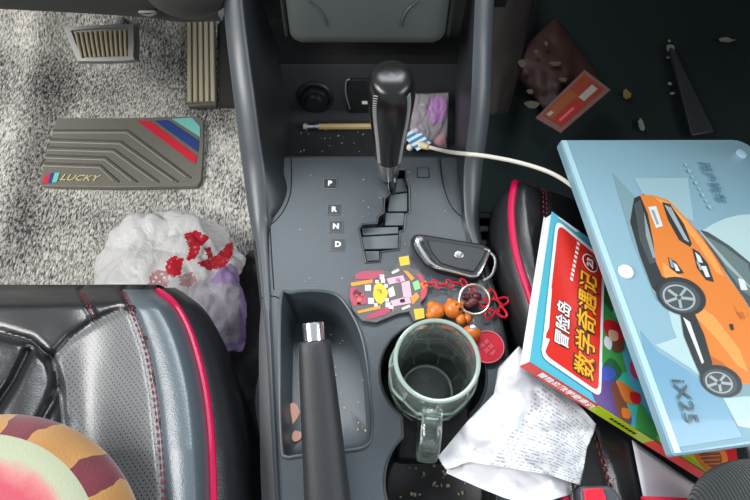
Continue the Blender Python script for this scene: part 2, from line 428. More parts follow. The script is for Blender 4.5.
# wells
def well(name, pts, depth, shrink, mats, floor_extra=0, fm_=None):
    bm = nb(); c = sum((V(p) for p in pts), V((0, 0))) / len(pts)
    def ring(s, z): return [V((c.x + (p[0] - c.x) * s, c.y + (p[1] - c.y) * s, z)) for p in pts]
    loft(bm, [ring(1.0, -.0006), ring(1 - shrink * .5, -depth * .85), ring(1 - shrink, -depth)], True, (False, True))
    for f in bm.faces: f.normal_flip()
    bm.tag_noflip = True if hasattr(bm, 'tag_noflip') else None
    return bm
ryy = [p.y for p in XY(rec)]; RY0, RY1 = min(ryy), max(ryy)
def recz(y): return -(.030 + .034 * max(0, min(1, (y - RY0) / (RY1 - RY0))) ** 1.3)
def wellobj(name, pts, depth, shrink, m):
    bm = nb(); c = sum((V(p) for p in pts), V((0, 0))) / len(pts)
    zf = (lambda y: recz(y)) if depth is None else (lambda y: -depth)
    def ring(s, k):
        out = []
        for p in pts:
            x, y = c.x + (p[0] - c.x) * s, c.y + (p[1] - c.y) * s; out.append(V((x, y, zf(y) * k)))
        return out
    top = [V((p[0], p[1], -.0006)) for p in pts]
    loft(bm, [top, ring(1 - shrink * .45, .82), ring(1 - shrink, 1), ring((1 - shrink) * .5, 1), ring(.02, 1)], True, (False, True))
    return obj(name, bm, m, con, ang=60)
wellobj('handbrake_well', XY(rec), None, .14, plastic)
# cup wells: two round pockets with a channel
bm = nb()
loft(bm, [[V((p.x, p.y, -.0006)) for p in cup], [V((p.x, p.y, -.030)) for p in cup], ], True, (False, False))
obj('cup_wall', bm, plastic_bl, con, ang=60)
for c, r in ((C1, R1), (C2, R2)):
    bm = nb(); lathe(bm, [(r * .985, -.030), (r * .96, -.056), (r * .9, -.060)], Matrix.Translation((c.x, c.y, 0)), 48, caps=(False, True))
    obj('cup_holder', bm, plastic_bl, con, ang=60)
bm = nb(); cm = (C1 + C2) / 2
box(bm, (cm.x, cm.y, -.046), (.07, .05, .03)); obj('cup_divider', bm, plastic_bl, con, bevel=.004)
# rim highlight strips around the wells (rounded lips)
bm = nb(); tube(bm, [V((p[0], p[1], .0004)) for p in XY(rec)], .0016, 8, True); obj('well_rim', bm, plastic, con)
bm = nb(); tube(bm, [V((p.x, p.y, .0)) for p in cup], .0012, 8, True); obj('cup_rim', bm, plastic_dk, con)
# shift gate
gx = XY(gate)
bm = nb(); tube(bm, [V((p.x, p.y, .0004)) for p in gx], .0011, 8, True); obj('gate_rim', bm, mat('gate_chrome', (150, 152, 155), .25, metal=1), con)
gw = wellobj('gate_well', gx, .016, .0, [plastic_bl])
zz = -.010
def gp(pts):
    bm = nb(); prism(bm, [P(a, b, zz) for a, b in pts], (0, 0, .002)); obj('gate_shutter', bm, gate_m, con, smooth=False)
gp([(362, 238), (398, 236), (398, 249), (364, 250)]); gp([(365, 252), (379, 252), (379, 261), (367, 262)])
gp([(362, 229), (398, 228), (398, 234), (363, 236)]); gp([(386, 214), (404, 214), (403, 226), (385, 226)]); gp([(390, 196), (407, 194), (407, 212), (388, 212)])
gp([(391, 180), (403, 180), (407, 187), (407, 192), (390, 194)])
# gear position marks
for ch, x, y in (('P', 330, 184), ('R', 334, 210), ('N', 336, 227), ('D', 338, 245)):
    q = P(x, y); sz = .0068
    me = plate('m', [(q.x - sz, q.y - sz * .95), (q.x + sz, q.y - sz * .95), (q.x + sz, q.y + sz * .95), (q.x - sz, q.y + sz * .95)], [], -.0005, .0011, .0005)
    mk = obj('gear_mark', me, mat('mark_black', (34, 37, 40), .35), con)
    bm = nb(); tube(bm, [V((q.x + a * sz, q.y + b * sz * .95, .0006)) for a, b in ((-1, -1), (1, -1), (1, 1), (-1, 1))], .0006, 5, True)
    obj('mark_frame', bm, mat('frame_grey', (128, 134, 138), .4), mk)
    bm = nb(); textmesh(bm, ch, V((q.x, q.y, .0013)), (1, 0, 0), (0, 1, 0), .0085, bold=.0004); obj('mark_letter', bm, white_p, mk, smooth=False)
q = P(423, 173); sz = .0062
me = plate('m', [(q.x - sz, q.y - sz), (q.x + sz, q.y - sz), (q.x + sz, q.y + sz), (q.x - sz, q.y + sz)], [], -.0005, .0009, .0005)
rb = obj('lock_release', me, plastic, con)
bm = nb(); tube(bm, [V((q.x + a * sz, q.y + b * sz, .0006)) for a, b in ((-1, -1), (1, -1), (1, 1), (-1, 1))], .0006, 5, True); obj('lock_frame', bm, plastic_bl, rb)
for (x, y) in ((331, 217), (363, 216)):
    bm = nb(); c = P(x, y, .0001); L_ = .004
    box(bm, c, (L_, .0004, .0003)); box(bm, c, (.0004, L_, .0003)); obj('plus_mark', bm, gate_m, con, smooth=False)

# side rails sweeping up to the dash
def rail(name, st):
    bm = nb(); rings = []
    for (py, xo, xi, z, xw, zw) in st:
        po = P(xo, py, z - .004); pi = P(xi, py, z); s = 1 if pi.x > po.x else -1
        mid = po.lerp(pi, .35) + V((0, 0, .0035)); mid2 = po.lerp(pi, .75) + V((0, 0, .0035))
        low = V((po.x - s * .004, po.y, z - .03)); bot = V((po.x - s * .004, po.y, -.29))
        wal = V((xw, pi.y, zw)); i2 = pi.lerp(wal, .06) + V((0, 0, .0005))
        rings.append([bot, low, po - V((s * .002, 0, .006)), po, mid, mid2, pi, i2, pi.lerp(wal, .5) + V((s * .003, 0, 0)), wal])
    # smooth resample along the length
    R = []
    cols = [catm([r[k] for r in rings], 5) for k in range(10)]
    R = [[c[i] for c in cols] for i in range(len(cols[0]))]
    n0 = 0; vs = loft(bm, R, False)
    nv = 9
    for i, f in enumerate(bm.faces):
        k = i % nv
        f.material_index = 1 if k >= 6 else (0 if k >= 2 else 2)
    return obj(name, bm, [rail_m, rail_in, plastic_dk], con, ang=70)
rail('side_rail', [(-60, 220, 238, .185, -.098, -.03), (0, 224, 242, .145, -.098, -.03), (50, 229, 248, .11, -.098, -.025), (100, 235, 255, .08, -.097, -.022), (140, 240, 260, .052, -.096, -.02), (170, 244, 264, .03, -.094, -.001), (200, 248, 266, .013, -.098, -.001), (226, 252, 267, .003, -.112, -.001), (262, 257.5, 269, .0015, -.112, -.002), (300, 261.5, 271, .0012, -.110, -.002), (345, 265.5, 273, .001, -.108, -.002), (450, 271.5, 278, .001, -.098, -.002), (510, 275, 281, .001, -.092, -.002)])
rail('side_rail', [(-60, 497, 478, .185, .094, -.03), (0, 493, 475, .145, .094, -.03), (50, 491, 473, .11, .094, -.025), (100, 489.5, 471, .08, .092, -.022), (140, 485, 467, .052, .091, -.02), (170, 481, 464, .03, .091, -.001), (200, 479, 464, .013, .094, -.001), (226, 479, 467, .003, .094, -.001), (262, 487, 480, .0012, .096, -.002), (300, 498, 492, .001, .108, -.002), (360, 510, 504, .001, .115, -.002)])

# storage tray, back wall, soffit
bm = nb()
def fw(x, y, z): return V((x, y, z))
prof = [(.381, -.001), (.383, .001), (.386, -.004), (.392, -.018), (.40, -.021), (.448, -.021), (.455, -.018), (.460, -.008), (.470, .046), (.472, .050)]
loft(bm, [[fw(-.105, y, z) for y, z in prof], [fw(.101, y, z) for y, z in prof]], False)
obj('tray', bm, plastic_dk, con, ang=60)
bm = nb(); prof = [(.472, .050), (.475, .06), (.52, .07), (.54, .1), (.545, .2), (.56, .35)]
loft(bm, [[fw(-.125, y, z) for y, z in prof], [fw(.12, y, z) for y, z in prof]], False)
obj('tray_soffit', bm, black, con)  # darkness of the cavity put into a black surface
# centre stack face
bm = nb()
zb = PY(365, 44, .432).z
prof = [(.50, zb + .004), (.442, zb + .001), (.434, zb), (.431, zb + .004), (.432, zb + .010), (.452, zb + .06), (.485, zb + .14), (.52, zb + .25)]
def stx(u, y, z):
    w0 = -.0835 + (z - zb) * -.03; w1 = .0685 + (z - zb) * .06
    return w0 + (w1 - w0) * u
rings = []
for u in [0, .01, .03, .08] + [.15 + .7 * k / 10 for k in range(11)] + [.92, .97, .99, 1]:
    e = .012 * (1 - min(1, min(u, 1 - u) / .08)) ** 2
    rings.append([V((stx(u, y, z), y + e, z)) for y, z in prof])
loft(bm, rings, False)
stk = obj('stack_panel', bm, panel_m, con, ang=60)
bm = nb()
def onst(px, py):
    n = V((0, -.05, .02)).normalized(); n = V((0, -.93, .37)).normalized(); return PP(px, py, V((0, .4315, zb + .010)) + n * .0004, n)
for pl in ([(309, 1), (318, 8), (324, 17), (327, 26)], [(418, 1), (408, 9), (403, 18), (401, 27)]):
    bm = nb(); tube(bm, catm([onst(a, b) for a, b in pl], 4), .0008, 5); obj('panel_crease', bm, rail_in, stk)
for s in (-1, 1):
    pts = [V((s * .0 + (-.0855 if s < 0 else .0705) + (z - zb) * (-.03 if s < 0 else .06), y + .010, z)) for y, z in prof[2:]]
    bm = nb(); tube(bm, pts, .0022, 6); obj('panel_seam', bm, black, con)
# cheeks that close the stack to the rails
for s, xa in ((-1, -.088), (1, .073)):
    pr = [(.56, zb - .06), (.56, zb + .06), (.57, zb + .25)]
    bm = nb(); loft(bm, [[V((xa - s * .02 + (z - zb) * (-.03 if s < 0 else .06), y, z)) for y, z in pr], [V((xa + s * .08, y, z)) for y, z in pr]], False); obj('stack_cheek', bm, black, con)
# 12 V socket and switch blank on the back wall
wn = V((0, -.983, .182)).normalized(); wo = V((0, .4655, .02))
def wp(px, py, h=0): return PP(px, py, wo + wn * h, wn)
def Mn(o, n, up=V((0, 0, 1))):
    n = n.normalized(); x = up.cross(n).normalized(); y = n.cross(x); M = Matrix((x, y, n)).transposed().to_4x4(); M.translation = o; return M
sk_o = wp(315, 97, 0)
bm = nb(); lathe(bm, [(.0215, -.002), (.0215, .002), (.020, .0035), (.0175, .0035), (.0165, .001), (.0165, -.002)], Mn(sk_o, wn), 40)
sk = obj('power_socket', bm, plastic_bl, con)
bm = nb(); lathe(bm, [(.0155, -.002), (.0155, .008), (.0145, .0095), (.011, .0095), (.0105, .013), (.0095, .0145), (.0001, .0148)], Mn(sk_o, wn), 40)
obj('socket_cap', bm, mat('cap_black', (24, 25, 27), .4), sk)
bm = nb()
me = None
sw = [wp(x, y, .0) for x, y in ((347, 80), (349, 78), (388, 78), (388, 111), (350, 112), (347, 109))]
prism(bm, [p - wn * .001 for p in sw], wn * .004)
s1 = obj('switch_blank', bm, plastic_bl, con, bevel=.001)
bm = nb(); tube(bm, catm([wp(350, 79, .004), wp(346, 82, .004), wp(346, 94, .004), wp(350, 109, .004)], 4), .001, 6); obj('blank_edge', bm, gate_m, s1)
bm = nb(); prism(bm, [wp(x, y, .0032) for x, y in ((362, 101), (369, 101), (369, 104), (362, 104))], wn * .0003); obj('blank_mark', bm, white_p, s1, smooth=False)

# ================================================================ GEAR LEVER
gl = thing('gear_lever', (.0142, .352, 0), 'black leather gear knob with grey cross stitching standing in the shift gate', 'gear lever')
G = Matrix.Translation((.0142, .352, 0))
bm = nb()
prof = [(.0110, .041), (.0142, .0430), (.0147, .048), (.0157, .062), (.0176, .085), (.0200, .108), (.0213, .126), (.0212, .137), (.0200, .145), (.0168, .151), (.0095, .1545), (.0001, .1555)]
pf_ = catm([V((a, b, 0)) for a, b in prof], 4)
lathe(bm, [(max(p.x, 1e-5), p.y) for p in pf_], G @ Matrix.Diagonal((1, 1.12, 1, 1)), 48)
kn = obj('knob', bm, leather_k, gl, ang=80)
for ang0 in (math.radians(228), math.radians(314)):
    bm = nb(); pr = [p for p in pf_ if .046 < p.y < .148]
    path = [G @ V((p.x * 1.015 * math.cos(ang0), p.x * 1.12 * 1.015 * math.sin(ang0), p.y)) for p in pr]
    q = resample(path, 41); tdir = V((-math.sin(ang0), math.cos(ang0), 0))
    for a, b in zip(q[::1], q[1:]):
        tube(bm, [a - tdir * .0021, a.lerp(b, .5) + V((math.cos(ang0), math.sin(ang0), 0)) * .0005, b + tdir * .0021 - (b - a) * .3], .0005, 5)
    obj('stitching', bm, thread, kn, label='zigzag grey stitching')
bm = nb(); lathe(bm, [(.0105, .010), (.0112, .012), (.0112, .030), (.0128, .032), (.0128, .042), (.0105, .043)], G, 32); obj('collar', bm, steel, gl)
bm = nb(); tube(bm, [G @ V((0, 0, -.012)), G @ V((0, 0, .014))], .0075, 16)
tube(bm, [G @ V((.005, -.012, -.004)), G @ V((.006, -.010, .012)), G @ V((.004, -.004, .018))], .003, 8)
obj('shaft', bm, mat('shaft_dark', (120, 120, 122), .3, metal=1), gl)

# ================================================================ HANDBRAKE
hb = thing('handbrake_lever', V((-.035, .04, 0)), 'black handbrake lever with a chrome release button on its tip', 'handbrake')
tip = P(314.5, 341, .060); rear = P(328, 505, .012); ax = (tip - rear).normalized(); rear2 = rear - ax * .06
sx_ = ax.cross(V((0, 0, 1))).normalized(); sz_ = sx_.cross(ax)
def gr(c, a, b, p=2.6, n=28):
    out = []
    for k in range(n):
        t = 2 * math.pi * k / n; cx, sy = math.cos(t), math.sin(t)
        out.append(c + sx_ * (a * abs(cx) ** (2 / p) * (1 if cx > 0 else -1)) + sz_ * (b * abs(sy) ** (2 / p) * (1 if sy > 0 else -1)))
    return out
L = (tip - rear2).length
bm = nb()
loft(bm, [gr(rear2, .0205, .0215), gr(rear, .0185, .020), gr(rear.lerp(tip, .3), .0170, .0185), gr(rear.lerp(tip, .7), .0150, .0165), gr(tip - ax * .012, .0136, .0150), gr(tip - ax * .003, .0132, .0145), gr(tip, .0122, .0132), gr(tip, .0098, .0105)], True)
obj('grip', bm, grip_m, hb, ang=60)
bm = nb(); tube(bm, [tip - ax * .006, tip + ax * .0006], .0105, 28); obj('collar', bm, plastic_bl, hb)
bm = nb(); MT = Mn(tip, ax)
lathe(bm, [(.0088, -.004), (.0088, .0135), (.0082, .0150), (.0066, .0152), (.0060, .0145), (.0001, .0142)], MT, 32); obj('release_button', bm, chrome, hb, label='chrome push button')

# ================================================================ DRIVER SEAT
ds = thing('driver_seat', (-.3, .1, -.2), 'black perforated leather driver seat with pink piping on the left', 'car seat')
pipe_px = [(156, 291), (172, 303), (186, 326), (196, 355), (204, 390), (209, 430), (211, 470), (212, 510), (213, 560)]
V2 = lambda p: V((p[0], p[1]))
S1 = [V2(p) for p in [(123, 290), (136, 320), (147, 352), (155, 395), (160, 440), (164, 490), (167, 560)]]
S2 = [V2(p) for p in [(79, 288), (88, 304), (96, 321)]]
S3 = [V2(p) for p in [(51, 359), (70, 338), (95, 321), (123, 308)]]
S4 = [V2(p) for p in [(-250, 360), (-90, 352), (-30, 334), (0, 333), (30, 341), (51, 359), (59, 385), (62, 420), (60, 470), (55, 560)]]
GR = [[V2(p) for p in g] for g in ([(-4, 408), (12, 384), (28, 352)], [(42, 420), (52, 402), (60, 380)], [(-50, 400), (-30, 372), (-18, 345)])]
pc = [V2((p.x, p.y)) for p in catm([V((a, b, 0)) for a, b in pipe_px], 8)]
def pipe_x(y):
    for a, b in zip(pc, pc[1:]):
        if a.y <= y <= b.y: return a.x + (b.x - a.x) * (y - a.y) / max(1e-6, b.y - a.y)
    return pc[-1].x if y > pc[-1].y else pc[0].x
def seat_z(px, py):
    p = V2((px, py)); d1 = pl_dist(p, S1)
    z = .022 + .012 * min(1, max(0, (py - 300) / 150))
    xs = pipe_x(py) - px
    z += .022 * math.exp(-((xs - 25) / 45) ** 2) - .022 * (1 - min(1, xs / 20)) ** 2
    z -= .035 * max(0, 1 - (py - 288) / 22) ** 2
    # puffed panels between the seams
    z -= .0045 * math.exp(-(d1 / 3.5) ** 2) + .004 * math.exp(-(pl_dist(p, S2) / 3) ** 2) + .005 * math.exp(-(pl_dist(p, S3) / 4) ** 2) + .006 * math.exp(-(pl_dist(p, S4) / 5) ** 2)
    if inpoly(px, py, [(q.x, q.y) for q in S4] + [(-250, 560)]):
        z += .006
        for g in GR: z -= .010 * math.exp(-(pl_dist(p, g) / 5) ** 2)
    # broad hollow in the perforated panel
    z -= .020 * math.exp(-((px - 85) / 38) ** 2 - ((py - 430) / 90) ** 2)
    return z
perfpoly = [(q.x, q.y) for q in S3] + [(q.x, q.y) for q in S1[1:]] + [(55, 560), (60, 470), (62, 420), (59, 385)]
upperf = [(0, 290), (79, 288), (96, 321), (70, 338), (51, 359), (30, 341), (0, 333), (-90, 352), (-250, 352), (-250, 290)]
def sreg(px, py):
    if inpoly(px, py, perfpoly): return 1
    if inpoly(px, py, upperf): return 2
    if px > min((q for q in S1), key=lambda q: abs(q.y - py)).x and inpoly(px, py, [(q.x, q.y) for q in S1] + [(260, 560), (260, 280)]): return 3
    return 0
bm = nb()
NU, NV = 190, 140
def s_uv(u, v):
    py = 289.5 + 270 * v; x1 = pipe_x(max(py, 291)); x0 = -240
    return x0 + (x1 - x0) * u, py
def sp(u, v):
    if v < 0: pass
    px, py = s_uv(u, v); return P(px, py, seat_z(px, py))
vs = grid(bm, NU, NV, sp, lambda u, v: sreg(*s_uv(min(1, u + .5 / NU), min(1, v + .5 / NV))))
# front roll
fr = [v.co.copy() for v in vs[0]]
rows = [fr, [p + V((0, .008, -.006)) for p in fr], [p + V((0, .014, -.03)) for p in fr], [p + V((0, .006, -.12)) for p in fr], [p + V((0, -.02, -.24)) for p in fr]]
loft(bm, rows, False, mi=0)
bmesh.ops.remove_doubles(bm, verts=bm.verts, dist=1e-5)
obj('cushion_cover', bm, [lea, lea_perf_sheen, leather('seat_leather_front', (34, 35, 37), .27, 1100), lea_bolster_sheen], ds, ang=180)
pw = [P(q.x, q.y, seat_z(q.x - .01, q.y) + .001) for q in pc if q.y > 291.5]
bm = nb()
ring0 = pw; outn = []
for i, p in enumerate(pw):
    t = (pw[min(i + 1, len(pw) - 1)] - pw[max(i - 1, 0)]); n = V((-t.y, t.x, 0)).normalized()
    if n.x < 0: n = -n
    outn.append(n)
loft(bm, [ring0] + [[p + n * a + V((0, 0, b)) for p, n in zip(pw, outn)] for a, b in ((.008, -.004), (.016, -.018), (.020, -.045), (.017, -.09), (.008, -.17), (0, -.25))], False)
obj('side_panel', bm, lea_side, ds, ang=180)
bm = nb(); tube(bm, [p + V((.001, 0, .001)) for p in pw], .0036, 10); obj('piping', bm, pinkp, ds, label='hot pink piping')
for off in (-1.7, 1.7):
    for line in ([V2((p.x, p.y)) for p in catm([V((*q, 0)) for q in S1], 8)], resample(S2, 14)):
        bm = nb(); pts = [P(q.x + off, q.y, seat_z(q.x + off, q.y)) for q in line if q.y > 291]
        dashes(bm, pts, .0005, .0038, .0022); obj('stitching', bm, redthr, ds, label='row of dark red stitching')

# watermelon cushion
wm = mat('melon_print', (230, 120, 130), .9, sheen=.3)
def _melon(m):
    b = bsdf(m); tc = nd(m, 'TexCoord'); mp = nd(m, 'Mapping'); lk(m, tc.outputs['Object'], mp.inputs[0])
    sp_ = nd(m, 'SeparateXYZ'); lk(m, mp.outputs[0], sp_.inputs[0])
    cb = nd(m, 'CombineXYZ'); lk(m, sp_.outputs['X'], cb.inputs[0]); lk(m, sp_.outputs['Y'], cb.inputs[1])
    ln = nd(m, 'VectorMath', operation='LENGTH'); lk(m, cb.outputs[0], ln.inputs[0])
    nz = nd(m, 'TexNoise', Scale=45.0, Detail=4.0); lk(m, tc.outputs['Object'], nz.inputs['Vector'])
    ma = nd(m, 'Math', operation='MULTIPLY_ADD'); ma.inputs[1].default_value = .02; lk(m, nz.outputs['Fac'], ma.inputs[0]); lk(m, ln.outputs['Value'], ma.inputs[2])
    dv = nd(m, 'Math', operation='MULTIPLY'); dv.inputs[1].default_value = 5.0; lk(m, ma.outputs[0], dv.inputs[0])
    r = ramp(m, [(0, (164, 56, 74)), (.42, (168, 66, 80)), (.465, (176, 108, 108)), (.505, (152, 156, 132)), (.56, (148, 153, 128))])
    lk(m, dv.outputs[0], r.inputs[0])
    at = nd(m, 'Math', operation='ARCTAN2'); lk(m, sp_.outputs['Y'], at.inputs[0]); lk(m, sp_.outputs['X'], at.inputs[1])
    n2 = nd(m, 'TexNoise', Scale=30.0, Detail=3.0); lk(m, tc.outputs['Object'], n2.inputs['Vector'])
    a2 = nd(m, 'Math', operation='MULTIPLY_ADD'); a2.inputs[1].default_value = .22; lk(m, n2.outputs['Fac'], a2.inputs[0]); lk(m, at.outputs[0], a2.inputs[2])
    a3 = nd(m, 'Math', operation='MULTIPLY'); a3.inputs[1].default_value = 10.5; lk(m, a2.outputs[0], a3.inputs[0])
    a3b = nd(m, 'Math', operation='ADD'); a3b.inputs[1].default_value = 4.9; lk(m, a3.outputs[0], a3b.inputs[0])
    sn = nd(m, 'Math', operation='SINE'); lk(m, a3b.outputs[0], sn.inputs[0])
    r2 = ramp(m, [(0, (152, 108, 56)), (.62, (160, 116, 62)), (.63, (92, 28, 40)), (1, (100, 32, 44))]); 
    mpn = nd(m, 'Math', operation='MULTIPLY_ADD'); mpn.inputs[1].default_value = .5; mpn.inputs[2].default_value = .5; lk(m, sn.outputs[0], mpn.inputs[0]); lk(m, mpn.outputs[0], r2.inputs[0])
    gt = nd(m, 'Math', operation='GREATER_THAN'); gt.inputs[1].default_value = .103; lk(m, ln.outputs['Value'], gt.inputs[0])
    mx = nd(m, 'MixRGB'); lk(m, gt.outputs[0], mx.inputs[0]); lk(m, r.outputs[0], mx.inputs[1]); lk(m, r2.outputs[0], mx.inputs[2])
    lk(m, mx.outputs[0], b.inputs['Base Color'])
    n3 = nd(m, 'TexNoise', Scale=700.0); bp_ = nd(m, 'Bump', Strength=.3, Distance=.002); lk(m, tc.outputs['Object'], n3.inputs['Vector']); lk(m, n3.outputs['Fac'], bp_.inputs['Height']); lk(m, bp_.outputs[0], b.inputs['Normal'])
_melon(wm)
cz = .095
cw = P(-74, 607, cz)
bm = nb()
prof = [(.0001, .100), (.05, .0985), (.09, .095), (.108, .088), (.118, .078), (.121, .066), (.117, .054), (.10, .046), (.0001, .044)]
pm = catm([V((a, b, 0)) for a, b in prof], 5)
lathe(bm, [(max(1e-5, p.x), p.y) for p in pm], Matrix.Translation((cw.x, cw.y, 0)), 72)
obj('watermelon_cushion', bm, wm, label='round plush cushion printed like a sliced watermelon lying on the driver seat', cat='cushion', ang=180)

# ================================================================ PLASTIC BAGS (footwell)
def plast(name, tint, red=0, dens=.55):
    m = bpy.data.materials.new(name); m.use_nodes = True; nt = m.node_tree; nt.nodes.clear()
    out = nt.nodes.new('ShaderNodeOutputMaterial')
    df = nd(m, 'BsdfDiffuse', Color=lin(tint)); tl = nd(m, 'BsdfTranslucent', Color=lin(tint)); gs = nd(m, 'BsdfGlossy', Roughness=.22, Color=(1, 1, 1, 1)); tr = nd(m, 'BsdfTransparent')
    m1 = nd(m, 'MixShader', Fac=.5); lk(m, df.outputs[0], m1.inputs[1]); lk(m, tl.outputs[0], m1.inputs[2])
    fr_ = nd(m, 'LayerWeight', Blend=.25); m2 = nd(m, 'MixShader'); lk(m, fr_.outputs['Fresnel'], m2.inputs[0]); lk(m, m1.outputs[0], m2.inputs[1]); lk(m, gs.outputs[0], m2.inputs[2])
    m3 = nd(m, 'MixShader', Fac=dens); lk(m, tr.outputs[0], m3.inputs[1]); lk(m, m2.outputs[0], m3.inputs[2])
    tc = nd(m, 'TexCoord'); nz = nd(m, 'TexNoise', Scale=38.0, Detail=3.0, Distortion=2.5); lk(m, tc.outputs['Object'], nz.inputs['Vector'])
    bp_ = nd(m, 'Bump', Strength=.5, Distance=.006); lk(m, nz.outputs['Fac'], bp_.inputs['Height'])
    for s in (df, tl, gs): lk(m, bp_.outputs[0], s.inputs['Normal'])
    lk(m, m3.outputs[0], out.inputs[0]); return m
def crumple(c, sc, seed, amp=.35, n=5, M=Matrix()):
    bm = nb(); bmesh.ops.create_icosphere(bm, subdivisions=n, radius=1)
    for v in bm.verts:
        d = v.co.normalized(); p = d * 1.3 + V((seed, seed * .7, 0))
        k = 1 + amp * .7 * noise.noise(p) + amp * .40 * (abs(noise.noise(p * 1.8)) - .2) + amp * .20 * (abs(noise.noise(V((p.x * 4, p.y * 1.6, p.z * 2)))) - .15) + amp * .05 * (abs(noise.noise(p * 6)) - .2)
        q = M @ V((d.x * k * sc[0], d.y * k * sc[1], d.z * k * sc[2]))
        v.co = V(c) + q
        if v.co.z < c[2] - sc[2] * .9: v.co.z = c[2] - sc[2] * .9
    return bm
bag_m = plast('bag_film', (255, 255, 255), dens=.86); bag_r = plast('bag_red_print', (235, 12, 44), dens=.96); bag_rf = plast('bag_faint_print', (222, 140, 150), dens=.65)
cb_ = P(168, 270, -.225)
bm = crumple(cb_, (.092, .086, .050), 3.1, .5, 6)
redz = [[(185, 236), (196, 233), (207, 239), (200, 246), (196, 256), (188, 258), (190, 247)], [(168, 262), (174, 257), (182, 260), (180, 272), (174, 276), (167, 270)], [(200, 262), (206, 260), (216, 256), (226, 246), (231, 243), (230, 256), (223, 266), (210, 268)], [(205, 249), (210, 248), (213, 258), (208, 258)], [(195, 232), (208, 236), (206, 238), (196, 235)]]
fz = [[(148, 276), (158, 269), (170, 274), (166, 288), (150, 291)], [(178, 277), (192, 272), (197, 280), (190, 287), (180, 286)]]
def grow(pl, k):
    a = sum(p[0] for p in pl) / len(pl); b = sum(p[1] for p in pl) / len(pl); return [(a + (x - a) * k, b + (y - b) * k) for x, y in pl]
redz = [grow(r, 1.2) for r in redz]
for f in bm.faces:
    c = f.calc_center_median(); x, y = proj(c)
    if c.z < cb_.z - .01: continue
    k = noise.noise(V((x * .35, y * .35, 5)))
    if any(inpoly(x, y, r) for r in redz): f.material_index = 1 if k > -.38 else 2
    elif any(inpoly(x, y, r) for r in fz): f.material_index = 2 if k > -.3 else 0
obj('plastic_bag', bm, [bag_m, bag_r, bag_rf], label='crumpled white translucent carrier bag with red print on the carpet before the seat', cat='plastic bag', ang=180)
cb2 = P(218, 316, -.215)
bm = crumple(cb2, (.037, .058, .040), 8.3, .5, 5)
film_l = plast('bag_lilac_film', (232, 226, 240), dens=.6); lil = plast('lilac_edge', (200, 166, 232), dens=.7)
for f in bm.faces:
    x, y = proj(f.calc_center_median())
    if y < 283 or y > 343 or x > 239: f.material_index = 1
obj('plastic_bag', bm, [film_l, lil], label='small clear lilac plastic bag squeezed between the white bag and the seat', cat='plastic bag', ang=180)

# ================================================================ GLASS MUG
glass = bpy.data.materials.new('mug_glass'); glass.use_nodes = True
def _glass(m, tint, rough=.0):
    nt = m.node_tree; b = bsdf(m); b.inputs['Base Color'].default_value = tint; b.inputs['Roughness'].default_value = rough
    b.inputs['Transmission Weight'].default_value = 1; b.inputs['IOR'].default_value = 1.45
_glass(glass, (.95, .985, .975, 1))
def _edge_light(m):  # pale diffuse mix imitates light caught in the clear glass
    nt = m.node_tree; out = nt.nodes['Material Output']; b = bsdf(m); b.inputs['IOR'].default_value = 1.42
    lw = nd(m, 'LayerWeight', Blend=.3); ma = nd(m, 'Math', operation='MULTIPLY_ADD'); ma.inputs[1].default_value = .20; ma.inputs[2].default_value = .022; lk(m, lw.outputs['Facing'], ma.inputs[0])
    df = nd(m, 'BsdfDiffuse', Color=lin((206, 222, 214))); tl = nd(m, 'BsdfTranslucent', Color=lin((206, 222, 214))); mx = nd(m, 'MixShader', Fac=.5); lk(m, df.outputs[0], mx.inputs[1]); lk(m, tl.outputs[0], mx.inputs[2])
    trn = nd(m, 'BsdfTransparent', Color=(.95, .98, .965, 1)); gl_ = nd(m, 'BsdfGlossy', Roughness=.06); fr_ = nd(m, 'Fresnel', IOR=1.7)
    mt_ = nd(m, 'MixShader'); lk(m, fr_.outputs[0], mt_.inputs[0]); lk(m, trn.outputs[0], mt_.inputs[1]); lk(m, gl_.outputs[0], mt_.inputs[2])
    mg_ = nd(m, 'MixShader', Fac=.45); lk(m, b.outputs[0], mg_.inputs[1]); lk(m, mt_.outputs[0], mg_.inputs[2])
    m2 = nd(m, 'MixShader'); lk(m, ma.outputs[0], m2.inputs[0]); lk(m, mg_.outputs[0], m2.inputs[1]); lk(m, mx.outputs[0], m2.inputs[2]); lk(m, m2.outputs[0], out.inputs[0])
_edge_light(glass)
mg = thing('glass_mug', (.0495, .136, -.058), 'clear glass mug with dimpled sides and handle standing in the front cup holder', 'mug')
MC = V((.0505, .1355, 0))
bm = nb()
n = 144
def orad(z):
    pr = [(-.058, .0295), (-.052, .0320), (-.03, .0358), (.0, .0384), (.018, .0388), (.034, .0372), (.042, .0354), (.055, .0350)]
    for (z0, r0_), (z1, r1_) in zip(pr, pr[1:]):
        if z <= z1: return r0_ + (r1_ - r0_) * (z - z0) / (z1 - z0)
    return .0350
cells = []
for row, zc in enumerate((-.042, -.016, .010, .034)):
    for k in range(8): cells.append(((k + .5 * (row % 2)) * 2 * math.pi / 8, zc))
def dim(t, z):
    b = 9
    for a, zc in cells:
        d = abs((t - a + math.pi) % (2 * math.pi) - math.pi) * .037; h = z - zc; b = min(b, math.hypot(d, h))
    return .0042 * max(0, 1 - (b / .0156) ** 2) if b < .0156 else 0
zs = [-.058 + .113 * k / 96 for k in range(97)]
rings = []
for z in zs:
    rings.append([MC + V((math.cos(t), math.sin(t), 0)) * (orad(z) - dim(t, z)) + V((0, 0, z)) for t in (2 * math.pi * k / n for k in range(n))])
def cr(r, z): return [MC + V((math.cos(t) * r, math.sin(t) * r, z)) for t in (2 * math.pi * k / n for k in range(n))]
rings += [cr(.0344, .0566), cr(.0332, .0562), cr(.0322, .054), cr(.0326, .038), cr(.0336, .02), cr(.0334, .0), cr(.0315, -.03), cr(.0285, -.044), cr(.026, -.047), cr(.012, -.0475), cr(.0001, -.0475)]
loft(bm, rings, True, (True, True))
